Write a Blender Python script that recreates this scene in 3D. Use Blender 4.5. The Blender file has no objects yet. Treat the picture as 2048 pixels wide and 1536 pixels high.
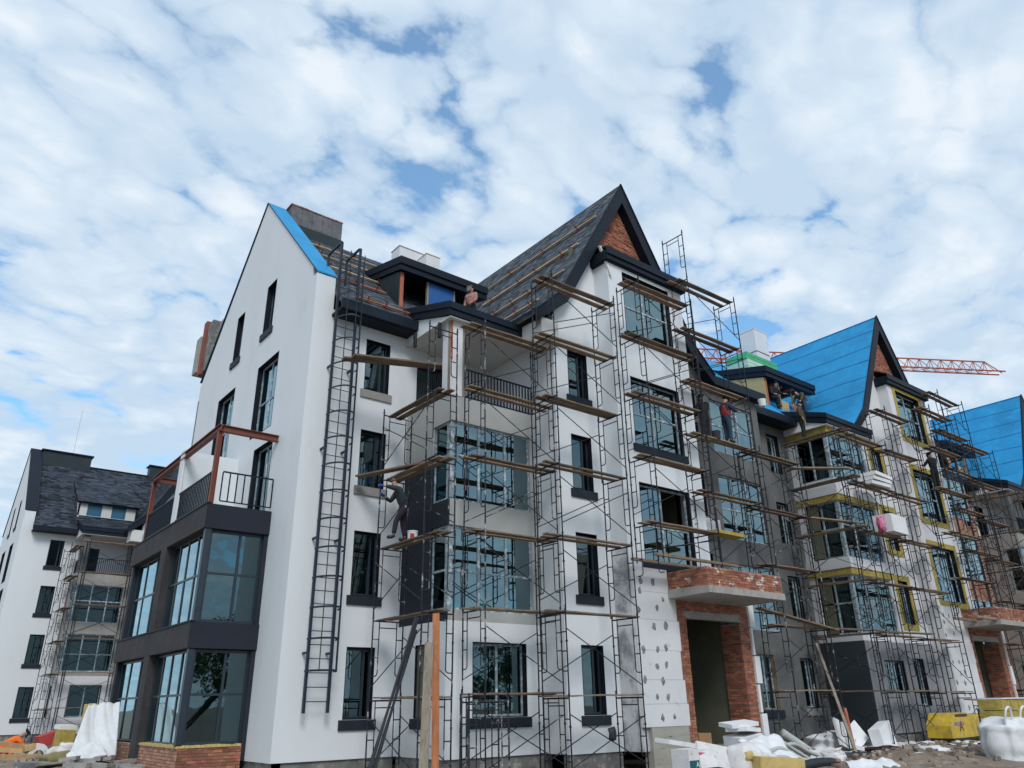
import bpy, bmesh, math, random
from mathutils import Vector, Matrix
random.seed(7)
R = math.radians
C = bpy.context.scene.collection
scn = bpy.context.scene

# ------------------------------------------------------------------ camera
cam_d = bpy.data.cameras.new('camera')
cam = bpy.data.objects.new('camera', cam_d)
C.objects.link(cam)
scn.camera = cam
yaw, pitch, roll = R(38.60414771), R(22.83513855), R(-0.95516766)
fwd = Vector((math.sin(yaw) * math.cos(pitch), math.cos(yaw) * math.cos(pitch), math.sin(pitch)))
rgt = Vector((math.cos(yaw), -math.sin(yaw), 0))
upv = rgt.cross(fwd)
r2 = math.cos(roll) * rgt + math.sin(roll) * upv
u2 = -math.sin(roll) * rgt + math.cos(roll) * upv
m = Matrix((r2, u2, -fwd)).transposed().to_4x4()
m.translation = Vector((0, 0, 1.7))
cam.matrix_world = m
cam_d.sensor_width = 36
cam_d.lens = 1523.64 / 2048 * 36
cam_d.clip_end = 6000
cam_d.clip_start = 0.1

# ------------------------------------------------------------------ world
SUN_AZ = R(206)      # direction the light comes from, measured from +Y towards +X
SUN_EL = R(42)
world = bpy.data.worlds.new('World')
scn.world = world
world.use_nodes = True
nt = world.node_tree
nt.nodes.clear()
N = nt.nodes.new
L = nt.links.new


def math_node(nt, op, a, b=None, clamp=False):
    n = nt.nodes.new('ShaderNodeMath')
    n.operation = op
    n.use_clamp = clamp
    for i, v in enumerate((a, b)):
        if v is None:
            continue
        if isinstance(v, (int, float)):
            n.inputs[i].default_value = v
        else:
            nt.links.new(v, n.inputs[i])
    return n.outputs[0]


def ramp(nt, fac, stops):
    n = nt.nodes.new('ShaderNodeValToRGB')
    e = n.color_ramp.elements
    while len(e) < len(stops):
        e.new(0.5)
    for i, (p, c) in enumerate(stops):
        e[i].position = p
        e[i].color = (*c, 1) if len(c) == 3 else c
    nt.links.new(fac, n.inputs[0])
    return n.outputs[0]


def noise(nt, vec, scale, detail=4, rough=0.5, dist=0.0):
    n = nt.nodes.new('ShaderNodeTexNoise')
    n.inputs['Scale'].default_value = scale
    n.inputs['Detail'].default_value = detail
    n.inputs['Roughness'].default_value = rough
    n.inputs['Distortion'].default_value = dist
    if vec is not None:
        nt.links.new(vec, n.inputs['Vector'])
    return n.outputs[0]


sky = N('ShaderNodeTexSky')
sky.sky_type = 'NISHITA'
sky.sun_disc = False
sky.sun_elevation = SUN_EL
sky.sun_rotation = SUN_AZ
bg_sky = N('ShaderNodeBackground')
bg_sky.inputs[1].default_value = 0.15
sky.ozone_density = 1.5
sky.dust_density = 0.6
smx = N('ShaderNodeMix'); smx.data_type = 'RGBA'; smx.blend_type = 'MULTIPLY'
smx.inputs[0].default_value = 1.0
smx.inputs[7].default_value = (0.66, 1.10, 1.22, 1)
L(sky.outputs[0], smx.inputs[6]); L(smx.outputs[2], bg_sky.inputs[0])
tc = N('ShaderNodeTexCoord')
sep = N('ShaderNodeSeparateXYZ')
L(tc.outputs['Generated'], sep.inputs[0])
zc = math_node(nt, 'MAXIMUM', sep.outputs[2], 0.0)
zz = math_node(nt, 'ADD', zc, 0.22)
px = math_node(nt, 'DIVIDE', sep.outputs[0], zz)
py = math_node(nt, 'DIVIDE', sep.outputs[1], zz)
comb = N('ShaderNodeCombineXYZ')
L(px, comb.inputs[0]); L(py, comb.inputs[1])
mp = N('ShaderNodeMapping')
mp.inputs['Rotation'].default_value = (0, 0, R(-25))
mp.inputs['Scale'].default_value = (1.0, 1.25, 1)
mp.inputs['Location'].default_value = (3.1, 1.7, 0)
L(comb.outputs[0], mp.inputs[0])
# dappled altocumulus: warped cells give the puffs, noise gives the torn edges
warp = N('ShaderNodeTexNoise'); warp.inputs['Scale'].default_value = 3.0; warp.inputs['Detail'].default_value = 5
L(mp.outputs[0], warp.inputs['Vector'])
wv = N('ShaderNodeVectorMath'); wv.operation = 'MULTIPLY_ADD'
L(warp.outputs['Color'], wv.inputs[0]); wv.inputs[1].default_value = (0.55, 0.55, 0); L(mp.outputs[0], wv.inputs[2])
vo = N('ShaderNodeTexVoronoi'); vo.feature = 'F1'; vo.inputs['Scale'].default_value = 9.0


L(wv.outputs[0], vo.inputs['Vector'])
puff = math_node(nt, 'SUBTRACT', 1.0, vo.outputs['Distance'])
big = noise(nt, mp.outputs[0], 1.3, 2, 0.5, 0.0)
mid = noise(nt, mp.outputs[0], 8.5, 8, 0.58, 0.15)
fine = noise(nt, mp.outputs[0], 22.0, 6, 0.6, 0.1)
den = math_node(nt, 'ADD', math_node(nt, 'MULTIPLY', big, 0.20), math_node(nt, 'MULTIPLY', mid, 0.42))
den = math_node(nt, 'ADD', den, math_node(nt, 'MULTIPLY', fine, 0.13))
den = math_node(nt, 'ADD', den, math_node(nt, 'MULTIPLY', puff, 0.30))
# blue openings in the cloud layer, at fixed directions of the sky
crk = noise(nt, mp.outputs[0], 2.3, 6, 0.55, 0.35)
crk = math_node(nt, 'ABSOLUTE', math_node(nt, 'SUBTRACT', crk, 0.5))
crk = ramp(nt, crk, [(0.0, (1, 1, 1)), (0.045, (0, 0, 0))])
gate = ramp(nt, noise(nt, mp.outputs[0], 1.9, 3, 0.5), [(0.47, (0, 0, 0)), (0.60, (1, 1, 1))])
crk = math_node(nt, 'MULTIPLY', crk, gate)
den = math_node(nt, 'SUBTRACT', math_node(nt, 'ADD', den, 0.185), math_node(nt, 'MULTIPLY', crk, 0.11))
holes = [((0.424, 0.643, 0.638), 0.065, 0.17), ((0.62, 0.42, 0.66), 0.055, 0.12), ((0.10, 0.72, 0.69), 0.06, 0.10),
         ((-0.03, 0.86, 0.50), 0.06, 0.10), ((0.756, 0.50, 0.42), 0.055, 0.16), ((0.24, 0.58, 0.78), 0.05, 0.07),
         ((0.03, 0.95, 0.32), 0.06, 0.07)]
for d, rad, amt in holes:
    v = Vector(d).normalized()
    dot = N('ShaderNodeVectorMath'); dot.operation = 'DOT_PRODUCT'
    L(tc.outputs['Generated'], dot.inputs[0]); dot.inputs[1].default_value = v
    g = math_node(nt, 'SUBTRACT', 1.0, dot.outputs['Value'])
    g = math_node(nt, 'DIVIDE', g, -(rad ** 2))
    g = math_node(nt, 'EXPONENT', g)
    den = math_node(nt, 'SUBTRACT', den, math_node(nt, 'MULTIPLY', g, amt))
mask = ramp(nt, den, [(0.50, (0, 0, 0)), (0.57, (.70, .70, .70)), (0.64, (1, 1, 1))])
mask = math_node(nt, 'ADD', math_node(nt, 'MULTIPLY', mask, 0.80), 0.18)
horiz = ramp(nt, sep.outputs[2], [(0.0, (1, 1, 1)), (0.32, (0, 0, 0))])
mask = math_node(nt, 'MAXIMUM', mask, math_node(nt, 'MULTIPLY', horiz, 0.85), True)
shade = math_node(nt, 'ADD', math_node(nt, 'MULTIPLY', noise(nt, mp.outputs[0], 4.0, 8, 0.6, 0.3), 0.65), math_node(nt, 'MULTIPLY', puff, 0.26))
ccol = ramp(nt, shade, [(0.38, (0.47, 0.59, 0.72)), (0.50, (0.57, 0.67, 0.77)), (0.61, (0.70, 0.76, 0.82))])
bg_c = N('ShaderNodeBackground')
L(ccol, bg_c.inputs[0])
bg_c.inputs[1].default_value = 0.93
mx = N('ShaderNodeMixShader')
L(mask, mx.inputs[0]); L(bg_sky.outputs[0], mx.inputs[1]); L(bg_c.outputs[0], mx.inputs[2])
wo = N('ShaderNodeOutputWorld')
L(mx.outputs[0], wo.inputs[0])

sun_d = bpy.data.lights.new('sun', 'SUN')
sun_d.energy = 1.4
sun_d.angle = R(20)
sun_d.color = (1.0, 0.95, 0.90)
sun = bpy.data.objects.new('sun', sun_d)
C.objects.link(sun)
sd = Vector((math.sin(SUN_AZ) * math.cos(SUN_EL), math.cos(SUN_AZ) * math.cos(SUN_EL), math.sin(SUN_EL)))
sun.rotation_euler = sd.to_track_quat('Z', 'Y').to_euler()
sun.location = (0, -30, 60)

scn.view_settings.view_transform = 'Standard'
scn.view_settings.look = 'None'
scn.view_settings.exposure = 0.38
scn.view_settings.gamma = 1.0
scn.view_settings.use_curve_mapping = False
scn.cycles.max_bounces = 8
scn.cycles.transparent_max_bounces = 24
scn.cycles.glossy_bounces = 4
scn.cycles.diffuse_bounces = 3


# ------------------------------------------------------------------ materials
def mat(name, col, rough=0.8, var=0.12, vscale=1.5, bump=0.0, bscale=30, col2=None, thr=(0.45, 0.6), metallic=0.0,
        island=0.0, wscale=None, spec=0.5, stretch=None, detail=5):
    """noise mottled principled; col2 appears as blotches where the noise passes thr; island = per piece variation"""
    m = bpy.data.materials.new(name)
    m.use_nodes = True
    t = m.node_tree
    b = t.nodes['Principled BSDF']
    b.inputs['Roughness'].default_value = rough
    b.inputs['Metallic'].default_value = metallic
    b.inputs['Specular IOR Level'].default_value = spec
    g = t.nodes.new('ShaderNodeNewGeometry')
    vec = g.outputs['Position']
    if stretch:
        mpn = t.nodes.new('ShaderNodeMapping')
        mpn.inputs['Scale'].default_value = stretch
        t.links.new(vec, mpn.inputs[0])
        vec = mpn.outputs[0]
    n1 = noise(t, vec, vscale, detail, 0.6)
    lo = tuple(c * (1 - var) for c in col)
    hi = tuple(min(1, c * (1 + var)) for c in col)
    c1 = ramp(t, n1, [(0.3, lo), (0.7, hi)])
    if col2:
        n2 = noise(t, vec, wscale or vscale * 2.3, 6, 0.65, 0.3)
        f = ramp(t, n2, [(thr[0], (0, 0, 0)), (thr[1], (1, 1, 1))])
        mxn = t.nodes.new('ShaderNodeMix'); mxn.data_type = 'RGBA'
        t.links.new(f, mxn.inputs[0]); t.links.new(c1, mxn.inputs[6])
        mxn.inputs[7].default_value = (*col2, 1)
        c1 = mxn.outputs[2]
    if island:
        oi = t.nodes.new('ShaderNodeObjectInfo')
        s = math_node(t, 'FRACT', math_node(t, 'ADD', g.outputs['Random Per Island'], oi.outputs['Random']))
        hs = t.nodes.new('ShaderNodeHueSaturation')
        t.links.new(c1, hs.inputs['Color'])
        v = math_node(t, 'ADD', math_node(t, 'MULTIPLY', s, island * 2), 1 - island)
        t.links.new(v, hs.inputs['Value'])
        s2 = math_node(t, 'FRACT', math_node(t, 'MULTIPLY', s, 7.31))
        t.links.new(math_node(t, 'ADD', math_node(t, 'MULTIPLY', s2, 0.02), 0.49), hs.inputs['Hue'])
        c1 = hs.outputs[0]
    t.links.new(c1, b.inputs['Base Color'])
    if bump:
        n3 = noise(t, vec, bscale, 5, 0.6)
        bn = t.nodes.new('ShaderNodeBump')
        bn.inputs['Strength'].default_value = bump
        bn.inputs['Distance'].default_value = 0.02
        t.links.new(n3, bn.inputs['Height'])
        t.links.new(bn.outputs[0], b.inputs['Normal'])
    return m


def glass_mat(name, tint, base):
    m = bpy.data.materials.new(name)
    m.use_nodes = True
    t = m.node_tree
    t.nodes.clear()
    out = t.nodes.new('ShaderNodeOutputMaterial')
    tr = t.nodes.new('ShaderNodeBsdfTransparent'); tr.inputs[0].default_value = (*tint, 1)
    gl = t.nodes.new('ShaderNodeBsdfGlossy'); gl.inputs['Roughness'].default_value = 0.015
    gl.inputs['Color'].default_value = (0.62, 0.86, 0.92, 1)
    g = t.nodes.new('ShaderNodeNewGeometry')
    n3 = noise(t, g.outputs['Position'], 1.2, 2, 0.5)
    bn = t.nodes.new('ShaderNodeBump'); bn.inputs['Strength'].default_value = 0.06; bn.inputs['Distance'].default_value = 0.05
    t.links.new(n3, bn.inputs['Height']); t.links.new(bn.outputs[0], gl.inputs['Normal'])
    fr = t.nodes.new('ShaderNodeFresnel'); fr.inputs[0].default_value = 1.55
    f = math_node(t, 'ADD', math_node(t, 'MULTIPLY', fr.outputs[0], 1.6), base, True)
    mxs = t.nodes.new('ShaderNodeMixShader')
    t.links.new(f, mxs.inputs[0]); t.links.new(tr.outputs[0], mxs.inputs[1]); t.links.new(gl.outputs[0], mxs.inputs[2])
    t.links.new(mxs.outputs[0], out.inputs[0])
    return m


M = {}
M['white'] = mat('white_plaster', (0.71, 0.75, 0.78), 0.9, 0.03, 0.6, 0.4, 60, (0.60, 0.63, 0.66), (0.58, 0.85), stretch=(1, 1, .35), wscale=.9)
M['grey_smear'] = mat('smeared_plaster', (0.60, 0.62, 0.64), 0.9, 0.08, 0.8, 0.25, 40, (0.24, 0.25, 0.27), (0.46, 0.60), wscale=1.1)
M['patch'] = mat('fresh_repair_plaster', (0.62, 0.65, 0.67), 0.9, 0.05, 2, 0.4, 50)
M['cream'] = mat('cream_plaster', (0.40, 0.41, 0.40), 0.92, 0.06, 0.9, 0.2, 50)
M['navy_wall'] = mat('dark_plaster', (0.013, 0.019, 0.031), 0.9, 0.2, 0.8, 0.25, 60)
M['charcoal'] = mat('charcoal_plaster', (0.045, 0.043, 0.047), 0.85, 0.25, 1.2, 0.3, 40, (0.062, 0.058, 0.060), (0.5, 0.7), spec=.3)
M['grey_wall'] = mat('grey_base_coat', (0.12, 0.125, 0.125), 0.92, 0.2, 0.8, 0.3, 30, (0.17, 0.175, 0.175), (0.5, 0.75), spec=.3)
M['block'] = mat('grey_hollow_block', (0.15, 0.155, 0.17), 0.92, 0.2, 2.0, 0.6, 18, (0.10, 0.10, 0.11), (0.5, 0.65), spec=.3)
M['slate_coat'] = mat('dark_slate_coat', (0.040, 0.052, 0.060), 0.9, 0.12, 1, 0.2, 30, spec=.3)
M['grey_light'] = mat('light_base_coat', (0.24, 0.25, 0.27), 0.92, 0.12, 0.8, 0.3, 30, (0.16, 0.17, 0.18), (0.55, 0.7))
M['navy_metal'] = mat('dark_sheet_metal', (0.007, 0.013, 0.024), 0.55, 0.2, 1.5, 0.0, spec=.22)
M['zinc'] = mat('dark_standing_seam', (0.016, 0.028, 0.034), 0.5, 0.15, 1.0, spec=.35)
M['sill_dark'] = mat('dark_sill', (0.016, 0.023, 0.034), 0.7, 0.15, 3, spec=.3)
M['sill_grey'] = mat('grey_sill', (0.28, 0.28, 0.27), 0.9, 0.1, 3)
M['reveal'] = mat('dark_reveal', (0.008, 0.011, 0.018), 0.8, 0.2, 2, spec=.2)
M['frame_dark'] = mat('anthracite_frame', (0.018, 0.030, 0.045), 0.4, 0.15, 3)
M['frame_film'] = mat('filmed_frame', (0.22, 0.29, 0.33), 0.5, 0.25, 6, 0, 1, (0.55, 0.62, 0.66), (0.52, 0.60), wscale=7)
M['glass'] = glass_mat('window_glass', (0.15, 0.33, 0.33), 0.08)
M['glass_sky'] = glass_mat('sky_glass', (0.12, 0.29, 0.30), 0.19)
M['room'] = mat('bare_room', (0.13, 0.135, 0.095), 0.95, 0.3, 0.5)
M['slab'] = mat('cast_concrete', (0.33, 0.32, 0.30), 0.92, 0.15, 1.6, 0.5, 18, (0.20, 0.19, 0.18), (0.55, 0.72))
M['slab_dark'] = mat('plinth_concrete', (0.17, 0.17, 0.165), 0.95, 0.3, 1.6, 0.6, 14, (0.33, 0.32, 0.30), (0.52, 0.62), wscale=3)
M['render_hatch'] = mat('board_marked_concrete', (0.36, 0.35, 0.31), 0.93, 0.12, 1.6, 0.6, 12, (0.14, 0.13, 0.12), (0.62, 0.68), stretch=(1, 1, 6), wscale=2)
M['brick'] = mat('red_brick', (0.32, 0.125, 0.075), 0.92, 0.2, 5, 0.6, 45, (0.52, 0.36, 0.29), (0.60, 0.72), island=0.38)
M['brick_stained'] = mat('stained_brick', (0.32, 0.125, 0.075), 0.92, 0.2, 5, 0.6, 45, (0.66, 0.58, 0.53), (0.57, 0.64), island=0.35, wscale=3.2)
M['brick_pale'] = mat('pale_brick', (0.42, 0.20, 0.13), 0.92, 0.2, 5, 0.6, 45, (0.55, 0.42, 0.34), (0.52, 0.66), island=0.25)
M['mortar'] = mat('mortar', (0.34, 0.28, 0.25), 0.95, 0.2, 6, 0.5, 40)
M['shingle'] = mat('grey_shingle', (0.092, 0.112, 0.134), 0.9, 0.2, 3, 0.5, 60, island=0.55, spec=.3)
M['shingle_dk'] = mat('slate_shingle', (0.036, 0.046, 0.064), 0.9, 0.12, 3, 0.5, 60, island=0.75, spec=.3)
M['film_teal'] = mat('blue_glass_film', (0.018, 0.115, 0.20), 0.3, 0.1, 1)
M['membrane'] = mat('blue_membrane', (0.013, 0.25, 0.52), 0.6, 0.18, 0.5, 0.9, 2.2, (0.020, 0.31, 0.60), (0.5, 0.7), spec=.3)
M['membrane_seam'] = mat('membrane_seam', (0.006, 0.13, 0.33), 0.6, 0.1, 1)
M['blue_board'] = mat('blue_board', (0.008, 0.10, 0.33), 0.5, 0.1, 1)
M['wood'] = mat('weathered_plank', (0.19, 0.135, 0.092), 0.9, 0.35, 3, 0.5, 30, (0.26, 0.20, 0.15), (0.5, 0.7), island=0.35, stretch=(1, 1, 4))
M['wood_new'] = mat('fresh_timber', (0.46, 0.30, 0.15), 0.8, 0.2, 4, 0.3, 30, (0.30, 0.18, 0.09), (0.55, 0.7), island=0.2)
M['wood_red'] = mat('red_treated_timber', (0.36, 0.115, 0.055), 0.8, 0.25, 3, 0.3, 25, (0.46, 0.20, 0.12), (0.52, 0.68), island=0.15, stretch=(3, 3, 0.6))
M['wood_grey'] = mat('grey_plank', (0.28, 0.24, 0.19), 0.9, 0.25, 3, 0.5, 25, (0.18, 0.15, 0.12), (0.5, 0.65), stretch=(3, 3, 0.5))
M['osb'] = mat('chipboard', (0.50, 0.37, 0.17), 0.8, 0.2, 12, 0.2, 40)
M['scaff'] = mat('painted_scaffold_tube', (0.014, 0.016, 0.024), 0.6, 0.3, 4, 0.3, 40, (0.30, 0.30, 0.31), (0.66, 0.74), wscale=3.5, spec=.3)
M['scaff_dirty'] = mat('plaster_splashed_tube', (0.018, 0.020, 0.028), 0.6, 0.3, 4, 0.3, 40, (0.38, 0.38, 0.37), (0.56, 0.66), wscale=3.5, spec=.3)
M['ladder'] = mat('painted_ladder_steel', (0.012, 0.022, 0.042), 0.5, 0.15, 2, spec=.35)
M['rust'] = mat('red_oxide_steel', (0.17, 0.045, 0.026), 0.6, 0.2, 3, 0.2, 30)
M['foam'] = mat('white_foam_board', (0.76, 0.77, 0.78), 0.9, 0.06, 1.5, 0.4, 50, (0.55, 0.52, 0.48), (0.62, 0.75), island=0.06)
M['foam_wall'] = mat('foam_cladding', (0.66, 0.67, 0.69), 0.9, 0.06, 1.0, 0.3, 40, (0.50, 0.49, 0.48), (0.60, 0.76), island=0.03)
M['glue'] = mat('adhesive_patch', (0.20, 0.19, 0.19), 0.95, 0.4, 9, 0.8, 25, (0.34, 0.32, 0.33), (0.5, 0.6))
M['wool'] = mat('mineral_wool', (0.40, 0.31, 0.075), 0.95, 0.25, 5, 0.8, 40, (0.28, 0.22, 0.06), (0.52, 0.66))
M['wool_edge'] = mat('mineral_wool_face', (0.55, 0.42, 0.16), 0.95, 0.15, 5, 0.6, 40)
M['poly'] = mat('white_polythene', (0.70, 0.72, 0.74), 0.5, 0.06, 2.5, 0.35, 14, (0.58, 0.60, 0.63), (0.5, 0.75), spec=.35)
M['paper'] = mat('white_paper_sack', (0.68, 0.67, 0.67), 0.7, 0.1, 3, 0.6, 12, (0.42, 0.38, 0.33), (0.60, 0.72))
M['soffit'] = mat('pale_soffit', (0.62, 0.62, 0.60), 0.9, 0.05, 0.6)
M['green'] = mat('green_film', (0.06, 0.42, 0.20), 0.5, 0.2, 2, 0.2, 10)
M['green_pale'] = mat('pale_green_foam', (0.50, 0.70, 0.58), 0.8, 0.1, 2, 0.2, 10)
M['crane'] = mat('red_crane_steel', (0.42, 0.07, 0.03), 0.6, 0.2, 0.3)
M['yellow'] = mat('yellow_machine_paint', (0.62, 0.42, 0.03), 0.5, 0.2, 3, 0.2, 20, (0.34, 0.28, 0.17), (0.50, 0.66))
M['black'] = mat('black_rubber', (0.012, 0.014, 0.02), 0.6, 0.2, 3)
M['card'] = mat('cardboard', (0.34, 0.20, 0.10), 0.9, 0.1, 3)
M['teal'] = mat('teal_print', (0.01, 0.10, 0.12), 0.6, 0.05, 3)
M['pink'] = mat('pink_print', (0.62, 0.10, 0.25), 0.6, 0.05, 3)
M['red'] = mat('red_cloth', (0.42, 0.05, 0.05), 0.8, 0.1, 3)
M['whitepaint'] = mat('white_letter_paint', (0.8, 0.8, 0.8), 0.6, 0.02, 3)
M['greypipe'] = mat('grey_pipe', (0.42, 0.44, 0.42), 0.6, 0.15, 3)
M['glue_pink'] = mat('pink_plastic_net', (0.65, 0.18, 0.32), 0.6, 0.1, 3)


def dirt_mat():
    m = mat('bare_earth', (0.20, 0.155, 0.115), 0.97, 0.3, 1.3, 1.0, 9, (0.33, 0.29, 0.24), (0.52, 0.7))
    return m


M['dirt'] = dirt_mat()


# ------------------------------------------------------------------ mesh builder
class MB:
    def __init__(s):
        s.v = []; s.f = []; s.m = []

    def quad(s, a, b, c, d, mi=0):
        i = len(s.v)
        s.v += [tuple(a), tuple(b), tuple(c), tuple(d)]
        s.f.append((i, i + 1, i + 2, i + 3)); s.m.append(mi)

    def poly(s, pts, mi=0):
        i = len(s.v)
        s.v += [tuple(p) for p in pts]
        s.f.append(tuple(range(i, i + len(pts)))); s.m.append(mi)

    def hexa(s, p, mi=0):
        i = len(s.v)
        s.v += [tuple(q) for q in p]
        for f in ((0, 3, 2, 1), (4, 5, 6, 7), (0, 1, 5, 4), (1, 2, 6, 5), (2, 3, 7, 6), (3, 0, 4, 7)):
            s.f.append(tuple(i + k for k in f)); s.m.append(mi)

    def box(s, x0, x1, y0, y1, z0, z1, mi=0):
        s.hexa([(x0, y0, z0), (x1, y0, z0), (x1, y1, z0), (x0, y1, z0), (x0, y0, z1), (x1, y0, z1), (x1, y1, z1), (x0, y1, z1)], mi)

    def obox(s, c, ax, ay, az, mi=0):
        c = Vector(c); ax = Vector(ax); ay = Vector(ay); az = Vector(az)
        s.hexa([c - ax - ay - az, c + ax - ay - az, c + ax + ay - az, c - ax + ay - az,
                c - ax - ay + az, c + ax - ay + az, c + ax + ay + az, c - ax + ay + az], mi)

    def prism(s, pts, vec, mi=0):
        vec = Vector(vec); n = len(pts); i = len(s.v)
        s.v += [tuple(p) for p in pts] + [tuple(Vector(p) + vec) for p in pts]
        s.f.append(tuple(range(i + n - 1, i - 1, -1))); s.m.append(mi)
        s.f.append(tuple(range(i + n, i + 2 * n))); s.m.append(mi)
        for k in range(n):
            j = (k + 1) % n
            s.f.append((i + k, i + j, i + n + j, i + n + k)); s.m.append(mi)

    def tube(s, p0, p1, r, n=6, mi=0, r1=None, cap=True):
        p0 = Vector(p0); p1 = Vector(p1); d = (p1 - p0)
        if d.length < 1e-6:
            return
        d.normalize()
        a = d.orthogonal().normalized(); b = d.cross(a)
        r1 = r if r1 is None else r1
        i = len(s.v)
        for p, rr in ((p0, r), (p1, r1)):
            for k in range(n):
                t = 2 * math.pi * k / n
                s.v.append(tuple(p + rr * (math.cos(t) * a + math.sin(t) * b)))
        for k in range(n):
            j = (k + 1) % n
            s.f.append((i + k, i + j, i + n + j, i + n + k)); s.m.append(mi)
        if cap:
            s.f.append(tuple(i + k for k in range(n - 1, -1, -1))); s.m.append(mi)
            s.f.append(tuple(i + n + k for k in range(n))); s.m.append(mi)

    def path(s, pts, r, n=6, mi=0):
        for a, b in zip(pts, pts[1:]):
            s.tube(a, b, r, n, mi)

    def shift(s, d):
        s.v = [(a[0] + d[0], a[1] + d[1], a[2] + d[2]) for a in s.v]
        return s


def wloc(o):
    l = Vector((0, 0, 0))
    while o:
        l += o.location
        o = o.parent
    return l


def link(name, mb, mats, parent=None, loc=None, smooth=False, fix=True):
    """one mesh object; mesh data are in world coordinates, moved to the object's own origin"""
    if not isinstance(mats, (list, tuple)):
        mats = [mats]
    base = wloc(parent) if parent else Vector((0, 0, 0))
    own = Vector(loc) if loc is not None else (Vector((0, 0, 0)))
    if parent is None and loc is None and mb.v:
        xs = [v[0] for v in mb.v]; ys = [v[1] for v in mb.v]; zs = [v[2] for v in mb.v]
        own = Vector(((min(xs) + max(xs)) / 2, (min(ys) + max(ys)) / 2, min(zs)))
    if parent is not None and loc is None and mb.v:
        xs = [v[0] for v in mb.v]; ys = [v[1] for v in mb.v]; zs = [v[2] for v in mb.v]
        own = Vector(((min(xs) + max(xs)) / 2, (min(ys) + max(ys)) / 2, (min(zs) + max(zs)) / 2)) - base
    off = base + own
    me = bpy.data.meshes.new(name)
    me.from_pydata([(v[0] - off.x, v[1] - off.y, v[2] - off.z) for v in mb.v], [], mb.f)
    for k in mats:
        me.materials.append(k)
    me.polygons.foreach_set('material_index', mb.m)
    if smooth:
        me.polygons.foreach_set('use_smooth', [True] * len(me.polygons))
    if fix:
        bm = bmesh.new(); bm.from_mesh(me)
        bmesh.ops.recalc_face_normals(bm, faces=bm.faces)
        bm.to_mesh(me); bm.free()
    me.update()
    o = bpy.data.objects.new(name, me)
    C.objects.link(o)
    o.location = own
    if parent:
        o.parent = parent
    return o


def thing(name, label, cat, loc=(0, 0, 0), group=None, rz=0):
    o = bpy.data.objects.new(name, None)
    o.empty_display_size = 0.3
    C.objects.link(o)
    o.location = loc
    o.rotation_euler = (0, 0, rz)
    o['label'] = label; o['category'] = cat
    if group:
        o['group'] = group
    return o


def tag(o, label, cat, group=None):
    o['label'] = label; o['category'] = cat
    if group:
        o['group'] = group
    return o


def structure(o):
    o['kind'] = 'structure'
    return o


def stuff(o):
    o['kind'] = 'stuff'
    return o


def P3(axis, c, u, v, d=0.0):
    """point on a wall plane: axis 'y' faces -Y (u = x), axis 'x' faces -X (u = y); d is depth inward"""
    return (u, c + d, v) if axis == 'y' else (c + d, u, v)


def clip_poly(pts, a, b, c):
    """keep a*u+b*v<=c"""
    out = []
    for i in range(len(pts)):
        p, q = pts[i], pts[(i + 1) % len(pts)]
        fp = a * p[0] + b * p[1] - c; fq = a * q[0] + b * q[1] - c
        if fp <= 1e-9:
            out.append(p)
        if (fp < -1e-9 and fq > 1e-9) or (fp > 1e-9 and fq < -1e-9):
            t = fp / (fp - fq)
            out.append((p[0] + t * (q[0] - p[0]), p[1] + t * (q[1] - p[1])))
    return out


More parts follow.
